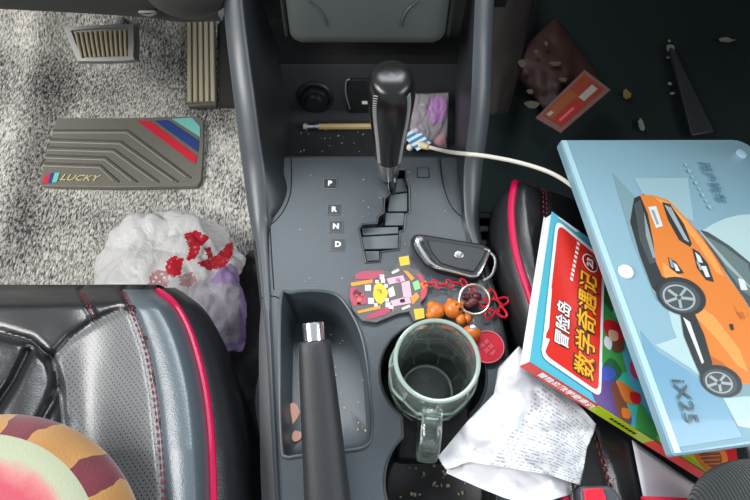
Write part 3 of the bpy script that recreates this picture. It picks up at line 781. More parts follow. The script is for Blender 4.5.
body = obj('glass_body', bm, glass, mg, ang=180)
bm = nb(); tube(bm, [MC + V((.0337 * math.cos(t), .0337 * math.sin(t), .0550)) for t in (2 * math.pi * k / 72 for k in range(72))], .0019, 10, True)
def on_glass(a, z, e=-.0004): r_ = orad(z) + e; return MC + V((math.cos(a) * r_, math.sin(a) * r_, z))
rimg = mat('mug_lit_edge', (176, 196, 186), .12, coat=.6, trans=.35); obj('rim', bm, rimg, mg)  # brighter diffuse glass paints lit edges on rim, base and ridges
bm = nb(); tube(bm, [MC + V((.0245 * math.cos(t), .0245 * math.sin(t), -.0478)) for t in (2 * math.pi * k / 60 for k in range(60))], .0012, 8, True); obj('base_ring', bm, rimg, mg)
bm = nb(); da_ = math.pi / 8
for a, zc in cells:
    hexv = [(a, zc + .0173), (a + da_, zc + .0087), (a + da_, zc - .0087), (a, zc - .0173)]
    for (a0_, z0_), (a1_, z1_) in zip(hexv, hexv[1:]):
        if max(z0_, z1_) > .046 or min(z0_, z1_) < -.055: continue
        tube(bm, [on_glass(a0_ + (a1_ - a0_) * k / 4, z0_ + (z1_ - z0_) * k / 4) for k in range(5)], .0011, 6)
    (a0_, z0_), (a1_, z1_) = (a, zc + .0173), (a - da_, zc + .0087)
    if z0_ < .045: tube(bm, [on_glass(a0_ + (a1_ - a0_) * k / 4, z0_ + (z1_ - z0_) * k / 4) for k in range(5)], .0011, 6)
obj('honeycomb_ridge', bm, rimg, body, label='pressed honeycomb ridges')
bm = nb()
hx = math.radians(264); hd = V((math.cos(hx), math.sin(hx), 0)); hs = V((-hd.y, hd.x, 0))
path = catm([MC + hd * .0355 + V((0, 0, .036)), MC + hd * .050 + V((0, 0, .040)), MC + hd * .064 + V((0, 0, .034)), MC + hd * .070 + V((0, 0, .015)), MC + hd * .066 + V((0, 0, -.008)), MC + hd * .052 + V((0, 0, -.022)), MC + hd * .0365 + V((0, 0, -.026))], 6)
rings = []
for i, p in enumerate(path):
    t = (path[min(i + 1, len(path) - 1)] - path[max(i - 1, 0)]).normalized(); nn = hs.cross(t)
    rings.append([p + hs * (.0085 * c) + nn * (.0045 * s) for c, s in ((1, .5), (.75, 1), (-.75, 1), (-1, .5), (-1, -.5), (-.75, -1), (.75, -1), (1, -.5))])
loft(bm, rings, True); obj('handle', bm, glass, mg, sub=1)

# ================================================================ KEY AND CHARMS
kz = .002
kk = thing('car_key', P(455, 256), 'black flip car key with chrome edging and round badge lying on the console', 'key')
ko = [(411, 241), (414, 237), (420, 236), (450, 241), (482, 246), (490, 250), (490, 256), (483, 272), (479, 279), (472, 281), (456, 276), (438, 272), (425, 264), (416, 252)]
me = plate('k', XY(ko, .006), [], .0015, .011, .002); obj('key_body', me, plastic_bl, kk)
kb = [(427, 240), (450, 243), (480, 248), (486, 251), (483, 258), (474, 272), (456, 268), (441, 263), (432, 252)]
me = plate('k', XY(kb, .012), [], .006, .0128, .001); obj('face_panel', me, mat('key_face', (42, 45, 50), .45), kk)
bm = nb()
pth = catm([P(420, 239, .011), P(418.5, 244, .011), P(424, 254, .011), P(431, 263, .0112), P(441, 268, .011), P(456, 272, .0105), P(470, 276, .010), P(477, 276, .010)], 6)
tube(bm, pth, .003, 10, rs=[.0050 if i < 14 else max(.0018, .0050 - .00025 * (i - 13)) for i in range(len(pth))])
tube(bm, catm([P(484, 249, .011), P(489, 251, .011), P(487, 257, .011), P(481, 270, .011), P(477, 276, .010)], 5), .0017, 8)
obj('chrome_trim', bm, chrome, kk, label='bright chrome edging')
q = P(459, 254, .0128); bm = nb(); lathe(bm, [(.0048, -.001), (.0048, .0006), (.0042, .0010), (.0001, .0011)], Matrix.Translation(q), 24)
bd = obj('badge', bm, steel, kk)
bm = nb(); textmesh(bm, 'H', q + V((0, 0, .0012)), (1, -.15, 0), (.15, 1, 0), .0062, shear=.35, ext=.0002); obj('badge_emblem', bm, mat('badge_dark', (90, 88, 80), .4), bd, smooth=False)
bm = nb(); tube(bm, catm([P(488, 251, .010), P(494, 257, .011), P(495, 266, .011), P(491, 276, .010), P(483, 281, .008)], 6), .0016, 8); obj('loop', bm, steel, kk)

def ringpts(c, r, nrm, n=40):
    M = Mn(V(c), V(nrm)); return [M @ V((r * math.cos(2 * math.pi * k / n), r * math.sin(2 * math.pi * k / n), 0)) for k in range(n)]
bm = nb(); c = P(474, 300, .016); tube(bm, ringpts(c, .0142, (-.05, -.15, 1)), .0011, 8, True); tube(bm, ringpts(c + V((0, 0, .0019)), .0142, (-.05, -.15, 1)), .0011, 8, True)
obj('split_ring', bm, mat('ring_nickel', (214, 208, 190), .25, metal=1), label='silver split ring tying the charms to the car key', cat='key ring')
bm = nb()
for i, (x, y, r) in enumerate(((466, 297, .0035), (473, 302, .0045), (468, 305, .004), (477, 296, .0035))): sphere(bm, P(x, y, .009), r, n=10, sc=(1.3, 1, 1))
obj('bell_beads', bm, mat('bead_bronze', (110, 62, 66), .35, metal=.4), label='small dull bronze beads bunched inside the split ring', cat='beads')
redpl = mat('red_plastic', (200, 14, 40), .3, coat=.3)
bm = nb()
lp = [(429, 284), (436, 284), (443, 285), (450, 284), (457, 283), (464, 283), (470, 286), (473, 291)]
for i, (x, y) in enumerate(lp):
    c = P(x, y, .0065 + .001 * (i % 2)); nx = V((.2, .1, 1)) if i % 2 else V((0, 1, .25))
    M = Mn(c, nx); pts = [M @ V((.0052 * math.cos(t) * (1 if i % 2 else 1), .0029 * math.sin(t), 0)) for t in (2 * math.pi * k / 20 for k in range(20))]
    tube(bm, pts, .0008, 6, True)
obj('link_chain', bm, redpl, label='short red chain linking the beaded charm to the key ring', cat='chain')
# red flower outline charm
bm = nb(); fc = P(494, 305, .006)
pts = [fc + V(((.0115 + .0042 * math.cos(5 * t)) * math.cos(t + .4), (.0115 + .0042 * math.cos(5 * t)) * math.sin(t + .4), 0)) for t in (2 * math.pi * k / 80 for k in range(80))]
tube(bm, pts, .0013, 8, True)
pts2 = [fc + V((.006 * math.cos(t), .006 * math.sin(t), 0)) for t in (2 * math.pi * k / 30 for k in range(30))]
tube(bm, pts2, .0011, 6, True)
for k in range(5):
    t = 2 * math.pi * k / 5 - .4 + math.pi / 5; tube(bm, [fc + V((.006 * math.cos(t), .006 * math.sin(t), 0)), fc + V((.0085 * math.cos(t), .0085 * math.sin(t), 0))], .001, 6)
obj('flower_charm', bm, redpl, label='red openwork flower charm beside the split ring', cat='charm')
# round red tag with marks
tg = thing('round_tag', P(487, 347, .003), 'round red disc tag with raised pale marks beside the mug', 'charm')
tc_ = P(487.5, 347, .006); Mt = Mn(tc_, V((-.12, -.1, 1)))
bm = nb(); lathe(bm, [(.0147, -.0012), (.0152, -.0006), (.0152, .0006), (.0147, .0012), (.0138, .0012), (.0135, .0007), (.0001, .0007)], Mt, 48); obj('disc', bm, mat('tag_red', (214, 16, 48), .35, coat=.2), tg)
bm = nb(); tube(bm, [Mt @ V((.0146 * math.cos(2 * math.pi * k / 48), .0146 * math.sin(2 * math.pi * k / 48), .001)) for k in range(48)], .0006, 6, True); obj('rim', bm, mat('tag_rim', (226, 130, 140), .4), tg)
bm = nb()
def bar(x, y, a, b): box(bm, (x * .001, y * .001, .0009), (a * .001, b * .001, .0006), Mt)
for dy in (2.6, -2.8):
    for i in range(3): bar(-4.2, dy + 1.6 - i * 1.5, 4.2 - i * .5, .7)
    bar(-4.2, dy, .7, 4.0); bar(1.6, dy + 1.3, 4.2, .7); bar(1.6, dy - .2, 3.2, .7); bar(.6, dy - 1.4, .8, 1.8); bar(2.8, dy - 1.4, .8, 1.8)
bar(6.4, 0, .8, 6); bar(7.6, -.5, .7, 4)
obj('raised_mark', bm, mat('tag_mark', (240, 120, 130), .4), tg, smooth=False)
# brown bear charm + orange bell
br = mat('bear_caramel', (204, 112, 36), .4, coat=.2)
be = thing('bear_charm', P(450, 310), 'glossy caramel toy bear charm lying by the rim of the mug', 'charm')
bm = nb(); sphere(bm, P(436, 311, .009), .0082, sc=(1.05, 1, 1)); sphere(bm, P(432, 306, .0095), .0048); sphere(bm, P(431, 315, .0095), .0048); obj('body', bm, br, be)
bm = nb(); sphere(bm, P(453.5, 309, .011), .0092, sc=(1.05, .95, 1)); sphere(bm, P(450, 301.5, .013), .0032); sphere(bm, P(461, 304, .013), .0032); obj('head', bm, br, be)
bm = nb(); sphere(bm, P(461, 319, .010), .0048, sc=(1, 1.2, 1)); obj('paw', bm, br, be)
bm = nb(); sphere(bm, P(468, 317, .010), .0042, sc=(1, 1.3, 1)); obj('paw', bm, br, be)
bm = nb(); sphere(bm, P(460, 309, .0185), .0016); sphere(bm, P(456, 304.5, .0195), .0011); obj('face_mark', bm, black, be)
ob_ = thing('bell_charm', P(471, 334), 'orange round bell charm hanging from the split ring', 'charm')
bm = nb(); sphere(bm, P(471, 334, .012), .0088, sc=(1.05, .9, .9)); obj('bell', bm, mat('bell_orange', (226, 118, 42), .35, coat=.2), ob_)
bm = nb(); lathe(bm, [(.0035, 0), (.003, .0015), (.001, .002), (.0001, .002)], Matrix.Translation(P(473, 328.5, .018)), 20); tube(bm, ringpts(P(474, 322, .016), .0028, (1, 0, .3), 20), .0006, 6, True); obj('cap', bm, steel, ob_)
bm = nb()
for k in range(4): tube(bm, ringpts(P(469 + k * 2.5, 342 + k * 1.5, .008), .0019, (1, .5, k % 2), 14), .0005, 5, True)
obj('tag_chain', bm, steel, label='tiny silver chain between the orange bell and the red disc', cat='chain')

# fuse-bead charm
bc = thing('bead_charm', P(390, 295), 'flat grey fuse-bead charm with pink, yellow and white blocks by the handbrake', 'charm')
co = [(350, 286), (355, 276), (366, 269), (380, 268), (390, 272), (396, 264), (399, 258), (408, 256), (412, 262), (411, 268), (418, 270), (424, 276), (429, 285), (427, 296), (421, 303), (425, 313), (424, 319), (414, 322), (409, 312), (398, 314), (388, 318), (376, 323), (362, 321), (353, 310), (349, 298)]
me = plate('c', XY(co, .004), [], .0008, .0050, .0008); obj('bead_sheet', me, mat('bead_grey', (92, 88, 88), .45, bump=(500, .3)), bc)
bcol = {'m': (166, 56, 82), 'o': (206, 138, 44), 'y': (218, 182, 36), 'p': (210, 166, 182), 'w': (200, 198, 192), 'g': (130, 200, 130), 'r': (208, 48, 70), 'd': (110, 106, 104), 'f': (206, 120, 180), 'e': (232, 110, 50)}
keys = list(bcol); bm = nb()
def blk(c, *pts):
    cx_ = sum(p[0] for p in pts) / len(pts); cy2 = sum(p[1] for p in pts) / len(pts); pts = [(cx_ + (x - cx_) * 1.16, cy2 + (y - cy2) * 1.16) for x, y in pts]
    prism(bm, [P(x, y, .0050) for x, y in pts], (0, 0, .0005), keys.index(c))
blk('m', (357, 275), (362, 272), (382, 272), (381, 276), (372, 279), (357, 279)); blk('o', (352, 283), (371, 280), (371, 283), (353, 286))
blk('m', (351, 289), (356, 289), (366, 298), (365, 303), (354, 305), (351, 299)); blk('o', (359, 311), (379, 306), (379, 309), (360, 313)); blk('m', (368, 316), (383, 309), (392, 310), (384, 315), (369, 319))
for x, y in ((356, 291), (359, 294), (362, 297), (359, 300), (356, 297), (359, 303), (355, 294)): blk('e', (x - 1.6, y - 1.6), (x + 1.6, y - 1.6), (x + 1.6, y + 1.6), (x - 1.6, y + 1.6))
blk('y', (375, 287), (379, 284), (384, 287), (387, 293), (385, 299), (381, 303), (377, 301), (374, 295)); blk('o', (378, 290), (381, 290), (382, 295), (378, 296))
for x, y, s in ((368, 288, 2.6), (371, 301, 2.6), (386, 286, 1.6), (387, 300, 1.6), (382, 277, 2), (383, 281, 1.8), (388, 305, 2.2), (391, 308, 2.2), (377, 282, 1.5), (376, 305, 1.5)): blk('w', (x - s, y - s), (x + s, y - s), (x + s, y + s), (x - s, y + s))
blk('p', (388, 279), (402, 276), (404, 281), (390, 284)); blk('p', (392, 301), (408, 297), (410, 303), (394, 306)); blk('p', (402, 284), (409, 282), (411, 296), (404, 297)); blk('w', (388, 290), (393, 287), (395, 295), (390, 297)); blk('w', (392, 272), (398, 269), (399, 271), (393, 274)); blk('w', (402, 308), (409, 305), (410, 307), (403, 310))
blk('f', (396, 279), (400, 278), (400, 282), (396, 282)); blk('f', (400, 300), (404, 299), (405, 302), (401, 303))
blk('o', (404, 271), (408, 272), (414, 278), (411, 280)); blk('o', (411, 298), (416, 293), (419, 297), (413, 304)); blk('g', (413, 283), (418, 281), (420, 288), (415, 290)); blk('m', (416, 274), (421, 275), (425, 283), (420, 281)); blk('r', (422, 290), (427, 289), (424, 298), (421, 299)); blk('e', (420, 284), (425, 281), (428, 285), (424, 289))
blk('y', (399.5, 258), (408, 256.5), (409, 264), (401, 265.5)); blk('y', (414.5, 310), (423, 309), (424, 317.5), (416, 319))
obj('bead_colour', bm, [mat('bead_' + k, v, .4) for k, v in bcol.items()], bc, smooth=False, label='pink, yellow, orange, white and green bead blocks')

# ================================================================ PASSENGER SEAT
ps = thing('passenger_seat', (.35, .1, -.2), 'black leather passenger seat with pink piping under the book and folder', 'car seat')
pp = [(526, 168), (518, 176), (513, 192), (511, 212), (513, 238), (519, 265), (528, 292), (540, 330), (549, 370), (556, 420), (562, 470), (568, 530), (574, 600)]
ppw = [P(x, y, .03) for x, y in pp]
ppc = catm(ppw, 6)
def px_at(y):
    for a, b in zip(ppc, ppc[1:]):
        if b.y <= y <= a.y: return a.x + (b.x - a.x) * (y - a.y) / (b.y - a.y)
    return ppc[0].x if y > ppc[0].y else ppc[-1].x
yf = ppc[0].y; yb = ppc[-1].y
pst = [P(x, y, .03) for x, y in ((548, 172), (547, 212), (556, 290), (580, 370), (604, 440), (614, 470), (625, 505), (640, 560))]
pstc = catm(pst, 8)
def pz(x, y):
    d = x - px_at(y)
    z = .03 + .012 * (1 - math.exp(-d / .012)) - .0
    lim = .050 - .55 * (x - .125)
    z = min(z, max(lim, -.085))
    z -= .03 * max(0, 1 - (yf - y) / .03) ** 2
    p = V((x, y)); dd = min(seg_dist(p, a.xy, b.xy) for a, b in zip(pstc[::4], pstc[4::4])); z -= .003 * math.exp(-(dd / .003) ** 2)
    return z
bm = nb()
def psf(u, v):
    y = yf + (yb - yf) * v; x0 = px_at(y); x = x0 + (.62 - x0) * u ** 1.5; return V((x, y, pz(x, y)))
vs = grid(bm, 90, 100, psf)
fr = [v.co.copy() for v in vs[0]]
loft(bm, [fr, [p + V((0, .01, -.01)) for p in fr], [p + V((0, .014, -.05)) for p in fr], [p + V((0, 0, -.22)) for p in fr]], False)
bmesh.ops.remove_doubles(bm, verts=bm.verts, dist=1e-5)
obj('cushion_cover', bm, lea, ps, ang=180)
bm = nb(); pe = [V((p.x, p.y, pz(p.x, p.y))) for p in ppc]
loft(bm, [pe] + [[p + V((-a, 0, b)) for p in pe] for a, b in ((.006, -.004), (.012, -.016), (.014, -.05), (.008, -.12), (0, -.24))], False)
obj('side_panel', bm, lea_side, ps, ang=180)
bm = nb(); tube(bm, [p + V((0, 0, .001)) for p in pe], .0036, 10); obj('piping', bm, pinkp, ps, label='hot pink piping')
bm = nb()
for o_ in (-.0019, .0019):
    bm = nb(); dashes(bm, [V((p.x + o_, p.y, pz(p.x + o_, p.y))) for p in resample(pstc, 60)], .0005, .0036, .0024)
    obj('stitching', bm, mat('pink_thread', (150, 48, 64), .7), ps, label='row of dark pink stitching')
# ribbed plastic of the seat base, seen in the gap
for k in range(5):
    bm = nb(); box(bm, (.118, .335 - k * .018, -.055), (.03, .010, .02)); obj('base_rib', bm, plastic_bl, ps, bevel=.002)

# ================================================================ BOOK AND FOLDER
bo_, bx, by, bz = V((.1187, .1257, .0802)), V((.8219, -.3554, -.4451)), V((.2959, .9341, -.1996)), V((.4867, .0324, .873))
BT = .011
def bpx(px, py, h=0): return PP(px, py, bo_ + bz * h, bz)
bk = thing('book', bo_ - bz * BT, 'thick comic style book with red title block and yellow lettering lying half under the folder', 'book')
def bl(u, v, h): return bo_ + bx * u + by * v + bz * h
bm = nb()
# pages
loft(bm, [[bl(.002, .002, -BT + .001), bl(.238, .002, -BT + .001), bl(.238, .1675, -BT + .001), bl(.002, .1675, -BT + .001)], [bl(.002, .002, -.0006), bl(.238, .002, -.0006), bl(.238, .1675, -.0006), bl(.002, .1675, -.0006)]], True)
pg = mat('page_paper', (226, 230, 236), .8)
def _pg(m):
    b = bsdf(m); tc = nd(m, 'TexCoord'); mp = nd(m, 'Mapping'); mp.inputs['Rotation'].default_value = (0, -.508, 0); lk(m, tc.outputs['Object'], mp.inputs[0])
    sp_ = nd(m, 'SeparateXYZ'); lk(m, mp.outputs[0], sp_.inputs[0]); a = nd(m, 'Math', operation='MULTIPLY'); a.inputs[1].default_value = 9000; lk(m, sp_.outputs['Z'], a.inputs[0])
    s = nd(m, 'Math', operation='SINE'); lk(m, a.outputs[0], s.inputs[0]); r = ramp(m, [(0, (206, 212, 220)), (1, (238, 240, 244))]); lk(m, s.outputs[0], r.inputs[0]); lk(m, r.outputs[0], b.inputs['Base Color'])
_pg(pg)
obj('pages', bm, pg, bk, smooth=False)
cy = mat('cover_cyan', (84, 178, 198), .3, coat=.25); c_red = mat('cover_red', (214, 44, 34), .32, coat=.25); c_yg = mat('cover_lime', (172, 190, 30), .32, coat=.25); c_wh = mat('cover_white', (236, 238, 236), .35, coat=.2)
bm = nb(); prism(bm, [bl(0, 0, -.0006), bl(.24, 0, -.0006), bl(.24, .168, -.0006), bl(0, .168, -.0006)], bz * .0006)
cov = obj('front_cover', bm, cy, bk, smooth=False)
bm = nb(); prism(bm, [bl(0, 0, -BT), bl(.24, 0, -BT), bl(.24, .168, -BT), bl(0, .168, -BT)], bz * .0006); obj('back_cover', bm, c_wh, bk, smooth=False)
bm = nb()
def u_at(px, py): 
    p = bpx(px, py); return (p - bo_).dot(bx)
us = [0, u_at(598, 409), u_at(654, 452), .24]
for i, (a, b) in enumerate(zip(us, us[1:])):
    loft(bm, [[bl(a, -.0004, -BT), bl(b, -.0004, -BT), bl(b, .0006, -BT), bl(a, .0006, -BT)], [bl(a, -.0004, 0), bl(b, -.0004, 0), bl(b, .0006, 0), bl(a, .0006, 0)]], True, (True, True), i)
textmesh(bm, '冒险岛数学奇遇记', bl(us[1] * .60, -.0006, -BT / 2), bx, bz, .0072, 3, ext=.0001, bold=.0002)
box_u = (us[1] + us[2]) / 2
for k in range(7): loft(bm, [[bl(box_u - .012 + k * .0042, -.0007, h0), bl(box_u - .009 + k * .0042, -.0007, h0), bl(box_u - .009 + k * .0042, -.0004, h0), bl(box_u - .012 + k * .0042, -.0004, h0)] for h0 in (-BT * .62, -BT * .38)], True, (True, True), 4)
obj('spine', bm, [c_red, c_yg, c_red, c_wh, mat('ink_black', (30, 30, 30), .5)], bk, smooth=False, label='red and lime spine')
# cover print
pal = {'green': (70, 160, 80), 'dgreen': (52, 104, 66), 'teal': (70, 190, 170), 'purple': (96, 70, 128), 'brown': (124, 74, 54), 'pink': (224, 70, 130), 'orange': (220, 120, 50), 'lime': (170, 205, 40), 'yellow': (226, 200, 40), 'red': (206, 30, 40), 'sky': (90, 190, 226), 'white': (232, 236, 236), 'blue': (70, 90, 180), 'skin': (232, 180, 150), 'lred': (214, 44, 34)}
pk = list(pal); bm = nb(); lay = [0]
def cv(c, *pts, smooth_=True):
    lay[0] += 1; h = .0001 + lay[0] * .00003
    q = [bpx(x, y, h) for x, y in pts]
    if smooth_: q = catm(q, 4, True)
    # keep inside the cover
    out = []
    for p in q:
        d = p - bo_ - bz * h; u = min(.2395, max(.0005, d.dot(bx))); v_ = min(.1675, max(.0003, d.dot(by))); out.append(bl(u, v_, h))
    prism(bm, out, bz * .00003, pk.index(c))
cv('white', (556, 216), (562, 212), (580, 226), (576, 232), smooth_=False)
cv('teal', (600, 260), (640, 310), (670, 400), (690, 440), (640, 420), (610, 380), (602, 330))
cv('dgreen', (598, 262), (606, 268), (618, 290), (612, 312), (603, 300)); cv('green', (600, 300), (618, 322), (640, 352), (628, 372), (604, 366), (600, 340))
cv('dgreen', (604, 364), (612, 358), (622, 372), (612, 384), (602, 378)); cv('sky', (622, 350), (634, 348), (650, 380), (648, 410), (636, 396)); cv('sky', (638, 400), (648, 396), (660, 430), (650, 436))
cv('purple', (592, 392), (600, 378), (612, 376), (622, 396), (632, 420), (622, 432), (606, 418)); cv('blue', (601, 370), (609, 366), (616, 373), (612, 380), (603, 380)); cv('brown', (612, 382), (622, 392), (630, 416), (624, 424), (614, 402))
cv('orange', (617, 380), (628, 386), (640, 396), (636, 404), (624, 400)); cv('orange', (622, 408), (630, 410), (630, 418), (623, 417)); cv('red', (630, 392), (640, 394), (640, 404), (632, 402))
cv('pink', (630, 362), (637, 364), (642, 374), (638, 380), (631, 374)); cv('red', (603, 323), (612, 320), (624, 330), (622, 342), (610, 340)); cv('skin', (609, 330), (617, 332), (618, 340), (610, 340)); cv('brown', (612, 344), (622, 342), (624, 350), (614, 352)); cv('white', (606, 336), (612, 342), (610, 350), (604, 344))
cv('green', (640, 404), (652, 420), (672, 446), (650, 446), (636, 430)); cv('yellow', (660, 452), (690, 452), (716, 474), (704, 478)); cv('lime', (656, 436), (676, 448), (710, 472), (700, 472), (676, 462)); cv('lime', (598, 408), (640, 440), (652, 448), (640, 436), (618, 418))
cv('red', (704, 440), (760, 420), (770, 480), (730, 480)); cv('orange', (693, 452), (704, 440), (722, 446), (728, 462), (720, 474), (706, 470)); cv('brown', (699, 453), (708, 446), (718, 450), (722, 461), (716, 468), (706, 464))
for k in range(4): cv('orange', (700, 452 + k * 4), (720, 451 + k * 4), (720, 452 + k * 4), (700, 453 + k * 4), smooth_=False)
# title block
def rrect(pts, k):
    out = []
    n = len(pts)
    for i in range(n):
        p0, p1, p2 = V2(pts[i - 1]), V2(pts[i]), V2(pts[(i + 1) % n])
        a = p1 + (p0 - p1).normalized() * k; b = p1 + (p2 - p1).normalized() * k
        for t in (0, .25, .5, .75, 1): out.append(tuple((1 - t) ** 2 * a + 2 * t * (1 - t) * p1 + t * t * b))
    return out
cv('white', *rrect([(556, 219), (605, 259), (601, 398), (541, 357)], 9), smooth_=False)
cv('lred', *rrect([(558.5, 224), (602.5, 261), (598.5, 392), (544, 354)], 8), smooth_=False)
cv('white', *rrect([(546, 338), (550, 339), (545, 352), (541, 350)], 1), smooth_=False); cv('white', *rrect([(550, 290), (552, 288), (549, 328), (546, 334)], 1), smooth_=False)
obj('cover_print', bm, [mat('print_' + k, v, .32, coat=.25) for k, v in pal.items()], cov, smooth=False, label='cover picture with red title block, green leaves and bright patches')
bm = nb(); HT = .0016
def tdir(a, b): return (bpx(*b) - bpx(*a)).normalized()
t1 = tdir((587, 366), (591, 278)); tl_ = -bx
o1 = bpx(588, 322, HT); o2 = bpx(564, 324, HT)
yl, dkb, wt = 0, 1, 2
for (s, o, size, hh, colr, bo2) in (('数学奇遇记', o1, .0232, .0, dkb, .0016), ('数学奇遇记', o1, .0232, .0004, yl, .0002), ('冒险岛', o2, .0165, 0, dkb, .0010), ('冒险岛', o2, .0165, .0004, wt, .0002)):
    textmesh(bm, s, o + bz * (hh - .0004), t1, tl_, size, colr, bold=bo2, ext=.0002, sx=.93)
for k in range(9):
    a = bpx(571.5 + k * .85, 279 - k * 4.4, HT - .0005); loftM = Matrix((tl_.cross(t1), t1, bz)).transposed().to_4x4()
    b = [a + t1 * (x * .0016) + (-tl_) * (y * .0016) for x, y in ((-1, -1), (1, -1), (1, 1), (-1, 1))]; prism(bm, b, bz * .0002, wt)
c = bpx(590, 263, HT - .0006)
prism(bm, [c + (t1 * math.cos(t) + tl_ * math.sin(t)) * .0095 for t in (2 * math.pi * k / 28 for k in range(28))], bz * .0002, wt)
prism(bm, [c + bz * .0002 + (t1 * math.cos(t) + tl_ * math.sin(t)) * .0083 for t in (2 * math.pi * k / 28 for k in range(28))], bz * .0002, 3)
textmesh(bm, '23', c + bz * .0006, t1, tl_, .0105, wt, bold=.0003)
obj('title_lettering', bm, [mat('title_yellow', (240, 176, 40), .35), mat('title_outline', (80, 44, 30), .4), c_wh, mat('circle_red', (150, 24, 24), .4)], cov, smooth=False, label='yellow and white title characters')

fo, fx, fy, fz_ = V((.223, .0604, .0591)), V((.9783, .1315, -.1599)), V((-.132, .9912, .0072)), V((.1594, .0141, .9871))
FT = .012
fd = thing('document_folder', fo - fz_ * FT, 'pale blue plastic document folder with an orange car picture lying on the book', 'folder')
def fl(u, v, h): return fo + fx * u + fy * v + fz_ * h
def fpx(px, py, h=0): return PP(px, py, fo + fz_ * h, fz_)
fm_ = mat('folder_film', (126, 160, 174), .25, coat=.25); fband = mat('folder_edge', (158, 206, 222), .25, coat=.3)
def rr(u0, v0, u1, v1, r, h):
    out = []
    for cx, cy_, a0 in ((u1 - r[0], v1 - r[0], 0), (u0 + r[1], v1 - r[1], 90), (u0 + r[2], v0 + r[2], 180), (u1 - r[3], v0 + r[3], 270)):
        rad = {0: r[0], 90: r[1], 180: r[2], 270: r[3]}[a0]
        for k in range(7):
            t = math.radians(a0 + 15 * k); out.append(fl(cx + rad * math.cos(t), cy_ + rad * math.sin(t), h))
    return out
bm = nb(); FW, FH = .225, .30
rs_ = (.022, .004, .003, .012)
loft(bm, [rr(.003, .003, FW - .003, FH - .003, rs_, -FT), rr(0, 0, FW, FH, rs_, -FT + .003), rr(0, 0, FW, FH, rs_, -.0015), rr(.0015, .0015, FW - .0015, FH - .0015, rs_, 0)], True)
fbody = obj('folder_shell', bm, fm_, fd, ang=40)
bm = nb()
prism(bm, [fl(.001, .002, .0001), fl(.0065, .002, .0001), fl(.0065, FH - .002, .0001), fl(.001, FH - .002, .0001)], fz_ * .0004)
obj('folded_edge', bm, mat('folder_fold', (166, 200, 210), .2, coat=.3), fd, smooth=False)
bm = nb(); c = fpx(625.5, 272, 0); lathe(bm, [(.0068, 0), (.0068, .001), (.006, .0022), (.0001, .0026)], Mn(c, fz_), 28); obj('snap_button', bm, mat('snap_white', (236, 238, 234), .35), fd, label='round white snap button')
bm = nb(); c = fpx(741, 154, 0); lathe(bm, [(.006, 0), (.006, .0008), (.0045, .0014), (.0001, .0012)], Mn(c, fz_), 24); obj('rivet', bm, mat('rivet_clear', (150, 176, 198), .2, coat=.4), fd)
# printed picture
fp = {'pale': (164, 190, 192), 'blue': (104, 148, 172), 'haze': (142, 172, 180), 'orange': (206, 118, 46), 'orange2': (220, 146, 74), 'orange3': (176, 92, 34), 'black': (42, 46, 48), 'dark': (66, 74, 76), 'grey': (136, 146, 148), 'white': (200, 206, 204), 'glass': (92, 112, 112), 'silver': (150, 160, 162), 'text': (84, 116, 136), 'shade': (116, 146, 152)}
fk = list(fp); bm = nb(); lay = [0]
def fv(c, *pts, sm=False):
    lay[0] += 1; h = .0002 + lay[0] * .00002
    q = [fpx(x, y, h) for x, y in pts]
    if sm: q = catm(q, 4, True)
    out = []
    for p in q:
        d = p - fo - fz_ * h; out.append(fl(min(FW - .004, max(.003, d.dot(fx))), min(FH - .004, max(.003, d.dot(fy))), h))
    prism(bm, out, fz_ * .00002, fk.index(c))
def ell(c, x, y, a, b, rot, n=24):
    cr_, sr = math.cos(math.radians(rot)), math.sin(math.radians(rot))
    fv(c, *[(x + a * math.cos(t) * cr_ - b * math.sin(t) * sr, y + a * math.cos(t) * sr + b * math.sin(t) * cr_) for t in (2 * math.pi * k / n for k in range(n))])
ell('pale', 752, 300, 84, 86, 0, 40)
fv('blue', (640, 330), (658, 352), (690, 372), (722, 400), (740, 432), (742, 437), (674, 448), (664, 420), (650, 380), sm=False)
fv('pale', (655, 345), (690, 368), (720, 392), (738, 426), (760, 430), (760, 330), (700, 330))
fv('haze', (634, 178), (688, 178), (694, 222), (646, 200))
fv('shade', (612, 172), (634, 196), (648, 250), (668, 300), (656, 300), (632, 240))
fv('shade', (690, 352), (706, 392), (722, 398), (752, 396), (752, 380), (720, 360))
# body
fv('black', (634, 198), (644, 194), (652, 210), (658, 250), (668, 284), (664, 300), (652, 288), (640, 256), (630, 222))
fv('dark', (634, 204), (640, 200), (648, 226), (656, 262), (650, 264), (640, 240)); fv('grey', (644, 212), (650, 234), (656, 258), (653, 258), (646, 236))
fv('orange', (640, 195), (652, 195), (668, 200), (688, 220), (712, 250), (727, 276), (742, 296), (760, 326), (760, 384), (738, 384), (724, 372), (708, 366), (699, 330), (690, 300), (676, 284), (662, 276), (656, 262), (653, 240), (648, 214))
fv('orange2', (654, 197), (668, 202), (688, 222), (711, 252), (724, 276), (716, 272), (696, 242), (674, 214))
fv('orange2', (690, 300), (714, 316), (740, 350), (748, 372), (738, 366), (716, 338), (697, 318)); fv('orange3', (704, 352), (722, 362), (742, 380), (730, 380), (710, 368))
fv('orange2', (662, 262), (684, 278), (690, 292), (676, 284), (664, 276))
fv('black', (662, 202), (670, 204), (684, 224), (692, 244), (690, 247), (679, 240), (668, 220)); 
for k in range(3): fv('silver', (664.5 + 2.4 * k, 205 + k), (666 + 2.4 * k, 205 + k), (686 + 2 * k * .8, 240 + k), (684.5 + 2 * k * .8, 240 + k))
fv('white', (648, 207), (656, 206), (663, 226), (656, 228)); fv('grey', (651, 210), (654, 210), (659, 224), (657, 225))
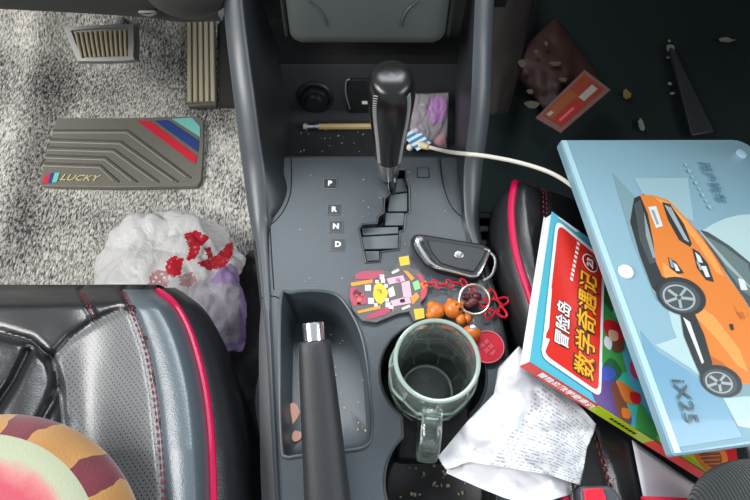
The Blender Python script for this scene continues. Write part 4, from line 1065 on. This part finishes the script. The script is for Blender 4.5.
fv('black', (692, 248), (699, 252), (708, 264), (714, 282), (706, 280), (697, 268)); fv('white', (695, 252), (700, 256), (703, 263), (698, 262)); fv('white', (701, 266), (706, 266), (710, 277), (706, 277)); fv('silver', (696, 261), (700, 264), (703, 270), (700, 270))
fv('black', (668, 257), (676, 262), (684, 273), (678, 274), (670, 268)); fv('white', (673, 262), (677, 265), (680, 271), (676, 271)); fv('grey', (669, 258), (672, 260), (674, 268), (671, 267))
fv('dark', (697, 229), (708, 232), (730, 246), (752, 264), (760, 300), (760, 324), (744, 298), (727, 274), (714, 254)); fv('glass', (706, 236), (724, 246), (748, 264), (756, 300), (744, 292), (730, 274)); fv('silver', (697, 229), (699, 229), (728, 262), (750, 286), (750, 288), (726, 265))
fv('white', (738, 278), (744, 280), (748, 290), (741, 290)); fv('orange', (734, 306), (742, 304), (748, 314), (742, 320)); fv('orange3', (736, 312), (743, 312), (745, 318), (741, 319))
fv('black', (729, 324), (733, 324), (734, 330), (731, 330)); fv('black', (680, 312), (692, 308), (704, 334), (712, 362), (714, 384), (706, 386), (694, 360), (684, 336)); fv('white', (683, 317), (690, 322), (704, 362), (702, 364))
for (x, y, a, b) in ((682, 297, 26, 18), (722, 382, 22, 15)):
    ell('black', x - 1, y - 1, a, b, 22); ell('dark', x - 2, y, a * .82, b * .82, 22); ell('silver', x - 3, y + .5, a * .66, b * .68, 22); ell('dark', x - 3, y + .5, a * .58, b * .60, 22)
    for k in range(5):
        t = math.radians(72 * k + 10); ux_, uy_ = math.cos(t), math.sin(t)
        fv('silver', *[(x - 3 + ux_ * a * r_ * .6 - uy_ * s_ * 1.4, y + .5 + (uy_ * b * r_ * .6) + ux_ * s_ * 1.4) for r_, s_ in ((.1, -1), (1, -1), (1, 1), (.1, 1))])
    ell('dark', x - 3, y + .5, 2.4, 2.2, 0, 12)
tdn = (fpx(693, 424) - fpx(677, 378)).normalized(); tup = fx
textmesh(bm, 'iX25', fpx(684.5, 400, .0018), tdn, tup, .0168, fk.index('dark'), sx=1.1, shear=.1)
t3 = (fpx(722, 206) - fpx(701, 160)).normalized()
textmesh(bm, '用户购车', fpx(712, 182, .0018), t3, tup, .0145, fk.index('text'), sx=.88)
for k in range(8):
    c = fpx(686 + k * 3.4, 165 + k * 6, .0016); prism(bm, [c + t3 * (x * .0018) + tup * (y * .0016) for x, y in ((-1, -1), (1, -1), (1, 1), (-1, 1))][:4] if k % 2 else [c + t3 * (x * .0016) + tup * (y * .001) for x, y in ((-1, -1), (1, -1), (1, 1), (-1, 1))], fz_ * .00005, fk.index('haze'))
obj('printed_picture', bm, [mat('fprint_' + k, v, .25, coat=.25) for k, v in fp.items()], fbody, smooth=False, label='picture of an orange car with dark lettering')

# ================================================================ RECEIPTS
rp = mat('receipt_paper', (232, 233, 236), .75)
def _rp(m):
    b = bsdf(m); uv = nd(m, 'UVMap'); sp_ = nd(m, 'SeparateXYZ'); lk(m, uv.outputs[0], sp_.inputs[0])
    a = nd(m, 'Math', operation='MULTIPLY'); a.inputs[1].default_value = 26; lk(m, sp_.outputs['Y'], a.inputs[0])
    fr_ = nd(m, 'Math', operation='FRACT'); lk(m, a.outputs[0], fr_.inputs[0]); fl_ = nd(m, 'Math', operation='FLOOR'); lk(m, a.outputs[0], fl_.inputs[0])
    rowm = nd(m, 'Math', operation='COMPARE'); rowm.inputs[1].default_value = .5; rowm.inputs[2].default_value = .22; lk(m, fr_.outputs[0], rowm.inputs[0])
    cb = nd(m, 'CombineXYZ'); u = nd(m, 'Math', operation='MULTIPLY'); u.inputs[1].default_value = 46; lk(m, sp_.outputs['X'], u.inputs[0]); lk(m, u.outputs[0], cb.inputs[0]); r7 = nd(m, 'Math', operation='MULTIPLY'); r7.inputs[1].default_value = 7.3; lk(m, fl_.outputs[0], r7.inputs[0]); lk(m, r7.outputs[0], cb.inputs[1])
    nz = nd(m, 'TexNoise', Scale=1.0, Detail=3.0); lk(m, cb.outputs[0], nz.inputs['Vector'])
    g = nd(m, 'Math', operation='GREATER_THAN'); g.inputs[1].default_value = .50; lk(m, nz.outputs['Fac'], g.inputs[0])
    x1 = nd(m, 'Math', operation='GREATER_THAN'); x1.inputs[1].default_value = .38; lk(m, sp_.outputs['X'], x1.inputs[0])
    y1 = nd(m, 'Math', operation='LESS_THAN'); y1.inputs[1].default_value = .93; lk(m, sp_.outputs['Y'], y1.inputs[0])
    p = None
    for q in (rowm, g, x1, y1):
        if p is None: p = q
        else: mu = nd(m, 'Math', operation='MULTIPLY'); lk(m, p.outputs[0], mu.inputs[0]); lk(m, q.outputs[0], mu.inputs[1]); p = mu
    mx = nd(m, 'MixRGB'); mx.inputs[1].default_value = lin((208, 209, 213)); mx.inputs[2].default_value = lin((158, 160, 166)); lk(m, p.outputs[0], mx.inputs[0]); lk(m, mx.outputs[0], b.inputs['Base Color'])
_rp(rp)
plain = mat('plain_paper', (206, 207, 211), .8)
def sheet(name, top, bot, left, right, zf, m, label, amp=.006, seed=0, fold=None):
    n = 60; T, B, Lf, Rt = (resample([V((*p, 0)) for p in q], n) for q in (top, bot, left, right))
    bm = nb(); uvl = bm.loops.layers.uv.new('UVMap')
    def f(u, v):
        i, j = min(n - 1, round(u * (n - 1))), min(n - 1, round(v * (n - 1)))
        c = T[i] * (1 - v) + B[i] * v + Lf[j] * (1 - u) + Rt[j] * u - (T[0] * (1 - u) * (1 - v) + T[-1] * u * (1 - v) + B[0] * (1 - u) * v + B[-1] * u * v)
        q = V((c.x * .026 + seed, c.y * .030, 0)); z = zf(c.x, c.y) + amp * (abs(noise.noise(q)) * 1.7 - .3 + .45 * abs(noise.noise(q * 2.1)) + .06 * noise.noise(q * 6))
        return P(c.x, c.y, z)
    vs = grid(bm, n, n, f); bm.faces.ensure_lookup_table()
    for j in range(n - 1):
        for i in range(n - 1):
            fc = bm.faces[j * (n - 1) + i]
            for lp_, (a, b) in zip(fc.loops, ((i, j), (i + 1, j), (i + 1, j + 1), (i, j + 1))): lp_[uvl].uv = (a / (n - 1), 1 - b / (n - 1))
    o = obj(name, bm, m, ang=180, label=label, cat='receipt')
    sd = o.modifiers.new('thick', 'SOLIDIFY'); sd.thickness = .0003
    return o
def rz(x, y):
    # over the console edge, up onto the passenger seat
    w_ = P(x, y, .03); z = .012 + .034 * max(0, min(1, (x - 445) / 70)); q = P(x, y, z)
    if x > 500: z = min(z, bo_.z - BT * 1.15 - (bz.x * (q.x - bo_.x) + bz.y * (q.y - bo_.y)) / bz.z - .017)
    return z
sheet('receipt', [(519, 346), (540, 368), (575, 400), (596, 424)], [(438, 457), (446, 470), (470, 462), (546, 474), (580, 485)], [(519, 346), (498, 368), (494, 394), (465, 424), (438, 457)], [(596, 424), (594, 432), (587, 448), (584, 466), (580, 485)], lambda x, y: rz(x, y) + .003, rp, 'crumpled white till receipt with grey printing tucked under the corner of the book', .013, 3)
sheet('receipt', [(452, 458), (520, 455), (572, 470)], [(446, 473), (480, 488), (504, 498), (532, 506), (572, 494)], [(452, 458), (448, 466), (446, 473)], [(572, 470), (574, 482), (572, 494)], lambda x, y: rz(x, y) - .004, plain, 'blank white folded receipt showing below the printed receipt', .006, 9)
# white paper by the buckle
bm = nb()
def wpf(u, v):
    a = V((632, 440)).lerp(V((714, 497)), u); b = V((648, 520)).lerp(V((712, 520)), u); c = a.lerp(b, v); q = P(c.x, c.y, .0); 
    z = pz(q.x, q.y) + .004
    for _ in range(6): q = P(c.x, c.y, z); z = pz(q.x, q.y) + .004
    return q
grid(bm, 14, 12, wpf); o = obj('paper_sheet', bm, mat('lilac_white_paper', (222, 220, 228), .8), label='plain white paper sheet on the passenger seat below the book spine', cat='paper', ang=180)
o.modifiers.new('thick', 'SOLIDIFY').thickness = .0003

# ================================================================ BUCKLE, RED STRAP, RIBBED POUCH
sb = thing('seat_belt_buckle', P(602, 497, .04), 'grey seat belt buckle with a red press button at the bottom edge', 'seat belt buckle')
qz = .045
me = plate('b', [V(p) for p in XY(rrect([(579, 486), (612, 485), (622, 498), (628, 530), (584, 530)], 6), qz)], [], qz - .022, qz, .003, 3)
obj('buckle_body', me, mat('buckle_grey', (62, 66, 72), .4), sb)
me = plate('b', [V(p) for p in XY(rrect([(583, 489), (602, 487.5), (606, 500), (607, 522), (586, 522)], 3), qz)], [], qz - .004, qz + .0018, .001, 2)
obj('press_button', me, mat('buckle_red', (216, 22, 48), .35), sb, label='red press button')
bm = nb()
grid(bm, 20, 6, lambda u, v: P(641 + 52 * u, 496 + 2 * u + 16 * v, .012 + .004 * math.sin(u * 5) - .006 * v))
o = obj('red_strap', bm, mat('red_cloth', (206, 20, 56), .7), label='strip of red cloth on the bottom edge right of the buckle', cat='strap', ang=180)
o.modifiers.new('thick', 'SOLIDIFY').thickness = .002
rib = mat('ribbed_fabric', (38, 42, 43), .85, sheen=.2)
def _rib(m):
    b = bsdf(m); tc = nd(m, 'TexCoord'); wv = nd(m, 'TexWave', Scale=150.0, Distortion=.6); wv.bands_direction = 'X'; lk(m, tc.outputs['Object'], wv.inputs['Vector'])
    bp_ = nd(m, 'Bump', Strength=.9, Distance=.002); lk(m, wv.outputs['Fac'], bp_.inputs['Height']); lk(m, bp_.outputs[0], b.inputs['Normal'])
    r = ramp(m, [(0, (20, 23, 24)), (1, (54, 60, 60))]); lk(m, wv.outputs['Fac'], r.inputs[0]); lk(m, r.outputs[0], b.inputs['Base Color'])
_rib(rib)
bm = nb(); pcn = P(768, 530, .035)
sphere(bm, pcn, .05, sc=(1.15, 1, .72), n=24)
obj('ribbed_pouch', bm, rib, label='rounded dark grey ribbed fabric pouch in the bottom right corner', cat='pouch', ang=180)

# ================================================================ TRAY CONTENTS
pn = thing('pencil', P(340, 126, -.012), 'plain wooden pencil with metal eraser ferrule lying across the tray', 'pencil')
a, b = P(303, 126.5, -.0155), P(384, 126, -.0155); d = (b - a).normalized()
bm = nb(); tube(bm, [a.lerp(b, .19), b], .0036, 6); obj('wood_body', bm, mat('pencil_wood', (212, 182, 130), .55), pn, ang=30)
bm = nb(); tube(bm, [a.lerp(b, .06), a.lerp(b, .10), a.lerp(b, .11), a.lerp(b, .15), a.lerp(b, .155), a.lerp(b, .195)], .0038, 14, rs=[.0037, .0038, .0033, .0033, .0039, .0039]); obj('ferrule', bm, steel, pn)
bm = nb(); tube(bm, [a, a.lerp(b, .01), a.lerp(b, .065)], .0034, 14, rs=[.0028, .0035, .0035]); obj('eraser', bm, mat('eraser', (196, 190, 184), .7), pn)
# clear packet
pkf = plast('packet_film', (226, 218, 226), dens=.5)
pkt = thing('clear_packet', P(430, 130, -.02), 'crumpled clear packet with purple print in the tray right of the gear knob', 'packet')
def pk_pt(u, v, h):
    a = P(411, 93, .022).lerp(P(449, 92, .022), u); b = P(408, 149, -.018).lerp(P(447, 148, -.018), u); q = a.lerp(b, v)
    bul = math.sin(math.pi * u) ** .6 * math.sin(math.pi * v) ** .6
    cr_ = .5 * abs(noise.noise(V((u * 3.2 + v * 2, v * 2.5 - u, 4)))) + .22 * abs(noise.noise(V((u * 8, v * 7, 9))))
    return q + V((0, -.8, .6)) * (h * (.007 * bul + .012 * cr_ * bul ** .5))
bm = nb(); g1 = grid(bm, 40, 50, lambda u, v: pk_pt(u, v, 1)); g2 = grid(bm, 40, 50, lambda u, v: pk_pt(u, v, -.35)); bmesh.ops.remove_doubles(bm, verts=bm.verts, dist=1e-5)
obj('film', bm, pkf, pkt, ang=180)
def patch(name, u0, v0, ru, rv, m, h=.35):
    bm = nb(); ring_ = [pk_pt(u0 + ru * math.cos(t), v0 + rv * math.sin(t), h) for t in (2 * math.pi * k / 24 for k in range(24))]
    prism(bm, ring_, V((0, -.0008, .0006))); obj(name, bm, m, pkt, smooth=False)
patch('purple_lid', .70, .30, .24, .24, mat('lid_purple', (190, 96, 206), .5))
patch('pink_tip', .80, .84, .15, .10, mat('tip_pink', (214, 120, 134), .5))
patch('dark_item', .58, .76, .10, .06, mat('item_dark', (60, 60, 64), .5))
sc_ = thing('striped_sachet', P(416, 141, -.02), 'small white sachet with blue stripes at the foot of the clear packet', 'sachet')
s0 = P(409, 132, -.006); s1_ = P(424, 147, -.013); e1 = (s1_ - s0); e2 = V((.012, .006, .003))
def sxy(u, v, h=0): return s0 + e1 * u + e2 * (v - .5) * 1.3 + V((0, -.003, .004)) * (h)
bm = nb(); n0 = 0
for k in range(7):
    u0, u1 = k / 7, (k + 1) / 7
    prism(bm, [sxy(u0, 0), sxy(u1, 0), sxy(u1, 1), sxy(u0, 1)], V((0, -.003, .004)), 1 if k % 2 else 0)
obj('sachet_body', bm, [mat('sachet_white', (226, 232, 236), .5), mat('sachet_blue', (40, 140, 200), .5)], sc_, smooth=False)
bm = nb(); sphere(bm, P(410, 147.5, -.012), .004); obj('cap', bm, mat('cap_white', (224, 222, 214), .5), sc_)

# white charging cable
wcm = mat('cable_white', (226, 222, 208), .45)
cb = thing('charging_cable', P(430, 150, 0), 'off-white charging cable running from the tray to the folder', 'cable')
pts = catm([P(426, 146, -.006), P(436, 149, .004), P(450, 152, .03), P(467, 154, .055), P(478, 155, .058), P(492, 157, .057), P(515, 161.5, .054), P(538, 168, .05), P(556, 175.5, .047), P(572, 186, .044), P(590, 202, .038)], 8)
bm = nb(); tube(bm, pts, .0021, 10); obj('cord', bm, wcm, cb)
bm = nb(); tube(bm, [P(419, 144.5, -.011), P(421, 145, -.010), P(429, 147.5, -.002)], .004, 12, rs=[.0042, .0046, .003]); obj('plug', bm, mat('plug_cream', (216, 200, 160), .5), cb)

# ================================================================ SCRAPS
def scrap(name, px, py, z, sx, sy, m, label, cat, seed, lift=.0012, group=None):
    c = P(px, py, z); bm = nb(); n = 9
    out = [c + V((sx * math.cos(2 * math.pi * k / n) * (.7 + .5 * random.random()), sy * math.sin(2 * math.pi * k / n) * (.7 + .5 * random.random()), lift * random.random())) for k in range(n)]
    prism(bm, out, (0, 0, .0008)); return obj(name, bm, m, label=label, cat=cat, group=group, smooth=False)
peach = mat('peach_peel', (226, 168, 146), .6)
scrap('peel_scrap', 291.5, 413, recz(P(291, 413, -.036).y) + .0008, .0095, .0105, peach, 'larger peach-coloured peel scrap left of the handbrake lever', 'scrap', 1)
scrap('peel_scrap', 297, 436, recz(P(298, 436, -.034).y) + .0008, .0045, .006, peach, 'smaller peach-coloured peel scrap below the larger one beside the handbrake', 'scrap', 2)
bm = nb(); random.seed(11)
crm = mat('crumbs', (190, 176, 150), .8)
def crumb(p, s):
    M = Matrix.Rotation(random.random() * 6, 4, 'Z') @ Matrix.Diagonal((random.uniform(.6, 1.6), random.uniform(.6, 1.2), .5, 1)); box(bm, (0, 0, 0), (s, s, s), Matrix.Translation(p + V((0, 0, s * .25))) @ M)
for _ in range(46):
    x, y = random.uniform(284, 366), random.uniform(318, 446); p = P(x, y, -.04); p = P(x, y, recz(p.y) + .0002)
    if inpoly(x, y, rec) : crumb(p, random.uniform(.0007, .002))
for _ in range(40): crumb(P(random.uniform(396, 470), random.uniform(440, 500), -.0595), random.uniform(.001, .0026))
for _ in range(40):
    x, y = random.uniform(296, 480), random.uniform(165, 290)
    if not inpoly(x, y, gate): crumb(P(x, y, .0001), random.uniform(.0005, .0011))
for _ in range(26): crumb(P(random.uniform(300, 380), random.uniform(122, 152), -.0205), random.uniform(.0006, .0016))
obj('crumbs', bm, crm, label='pale crumbs and dust scattered over the console and its wells', cat='crumbs', kind='stuff', smooth=False)

# left gap: rail piece with debris
bm = nb()
tube(bm, catm([P(262, 374, -.06), P(260, 400, -.06), P(263, 430, -.062), P(267, 462, -.065)], 5), .004, 8, rs=[.002 + .0035 * math.sin(math.pi * min(1, .1 + i / 15)) for i in range(16)])
obj('belt_guide', bm, plastic, label='narrow grey plastic guide in the gap between driver seat and console', cat='guide')

# ================================================================ PASSENGER FOOTWELL
fz0 = -.29
pkg = thing('snack_packet', P(548, 70, fz0), 'crumpled red snack packet painted dim with footwell shade on the black passenger floor', 'packet')
bm = nb()
cn = [(505, 62), (556, 18), (600, 78), (552, 122)]
def pkz(u, v):
    a = V2(cn[0]).lerp(V2(cn[1]), u); b = V2(cn[3]).lerp(V2(cn[2]), u); c = a.lerp(b, v)
    return P(c.x, c.y, fz0 + .012 + .035 * math.sin(math.pi * u) ** .5 * math.sin(math.pi * min(1, max(0, v))) ** .5 + .008 * noise.noise(V((u * 5, v * 5, 2))))
grid(bm, 40, 40, pkz); o = obj('wrapper', bm, mat('wrapper_red_dimmed', (52, 24, 21), .65, bump=(40, .8)), pkg, ang=180)  # red darkened so the wrapper carries the footwell shade
o.modifiers.new('thick', 'SOLIDIFY').thickness = .001
for (x, y, a, b) in ((532, 105, 9, 6), (530, 92, 4, 4), (522, 64, 5, 7), (546, 44, 2.5, 5), (555, 64, 8, 4), (563, 80, 5, 4), (536, 52, 3, 3)):
    u, v = (x - 505) / 95, 0
    bm = nb(); c = P(x, y, fz0 + .056); s = .0014
    prism(bm, [c + V((a * s * math.cos(t) * (1 + .2 * math.sin(3 * t)), b * s * math.sin(t), 0)) for t in (2 * math.pi * k / 16 for k in range(16))], (0, 0, .001)); obj('wrapper_print', bm, mat('wrapper_pale', (84, 76, 62), .5), pkg, smooth=False, label='pale printed piece')
cdz = fz0 + .064
card = thing('printed_card', P(567, 100, cdz), 'orange and red printed card lying on the snack packet', 'card')
c4 = [(535, 119), (584, 71), (610, 91), (560, 134)]
cq = [P(x, y, cdz) for x, y in c4]
bm = nb(); prism(bm, cq, (0, 0, .003)); obj('card_sleeve', bm, mat('card_sleeve', (120, 88, 82), .35), card, smooth=False)
def cuv(u, v): return cq[0].lerp(cq[1], u).lerp(cq[3].lerp(cq[2], u), v) + V((0, 0, .0031))
def crect(bm, u0, v0, u1, v1, mi, h): prism(bm, [cuv(u0, v0) + V((0, 0, h)), cuv(u1, v0) + V((0, 0, h)), cuv(u1, v1) + V((0, 0, h)), cuv(u0, v1) + V((0, 0, h))], (0, 0, .0003), mi)
bm = nb(); crect(bm, .08, .1, .94, .86, 0, 0); crect(bm, .10, .14, .62, .45, 1, .0004); crect(bm, .10, .5, .55, .82, 2, .0004); crect(bm, .60, .5, .88, .72, 3, .0004); crect(bm, .12, .2, .2, .32, 3, .0008); crect(bm, .14, .62, .42, .7, 4, .0008)
obj('card_print', bm, [mat('card_brick', (138, 56, 38), .5), mat('card_orange', (140, 76, 40), .5), mat('card_red', (154, 44, 40), .5), mat('card_white', (160, 154, 150), .5), mat('card_pink', (210, 96, 96), .5)], card, smooth=False)  # print colours dimmed, footwell shade put into the card
random.seed(5)
chip = mat('chip_pale_dimmed', (120, 118, 108), .7); chip2 = mat('chip_brown', (120, 92, 50), .7)  # scrap colours toned down to include the shade on the floor
for i, (x, y, a, b, m, lab) in enumerate(((670, 50, .008, .012, chip, 'largest pale scrap at the top end of the grey strip on the passenger floor'), (669, 42, .003, .003, chip, 'tiny pale scrap just above the largest one'), (668, 58, .005, .004, chip, 'pale scrap just below the largest one by the grey strip'),
        (626, 95, .007, .013, chip2, 'brown shell scrap right of the printed card'), (641, 126, .007, .014, chip, 'grey scrap just above the top edge of the folder'), (726, 41, .016, .006, chip, 'slanted grey scrap in the far right of the passenger floor'),
        (669, 85, .004, .004, chip, 'small speck left of the middle of the grey strip'), (672, 94, .004, .004, chip, 'second speck left of the grey strip, nearer the folder'), (705, 13, .012, .012, chip, 'blurry grey scrap highest on the passenger floor'))):
    scrap('floor_scrap', x, y, -.292, a, b, m, lab, 'scrap', i, .004)
bm = nb()
st_ = [(668, 50), (673, 52), (712, 134), (690, 138)]
prism(bm, [P(x, y, -.288) for x, y in st_], (0, 0, .008)); obj('plastic_strip', bm, mat('strip_grey', (44, 46, 48), .5), label='tapering dark grey plastic strip on the black passenger floor', cat='strip', bevel=.002)
# brown carpet flap along the console on the passenger floor
bm = nb()
fl_o = [V2(p) for p in ((488, -10), (489, 40), (488, 90), (487, 118))]; fr_o = [V2(p) for p in ((536, -10), (526, 30), (518, 70), (506, 112))]
def ffl(u, v):
    a = resample([V((*q, 0)) for q in fl_o], 30)[round(29 * v)]; b = resample([V((*q, 0)) for q in fr_o], 30)[round(29 * v)]; c = a.lerp(b, u)
    return P(c.x, c.y, -.20 - .05 * u + .015 * math.sin(math.pi * u) + .004 * noise.noise(V((u * 4, v * 5, 1))))
grid(bm, 16, 30, ffl)
o = obj('carpet_flap', bm, mat('brown_carpet', (42, 34, 31), .9), label='dark brown carpet flap along the right side of the console', cat='carpet', ang=180)
o.modifiers.new('thick', 'SOLIDIFY').thickness = .004
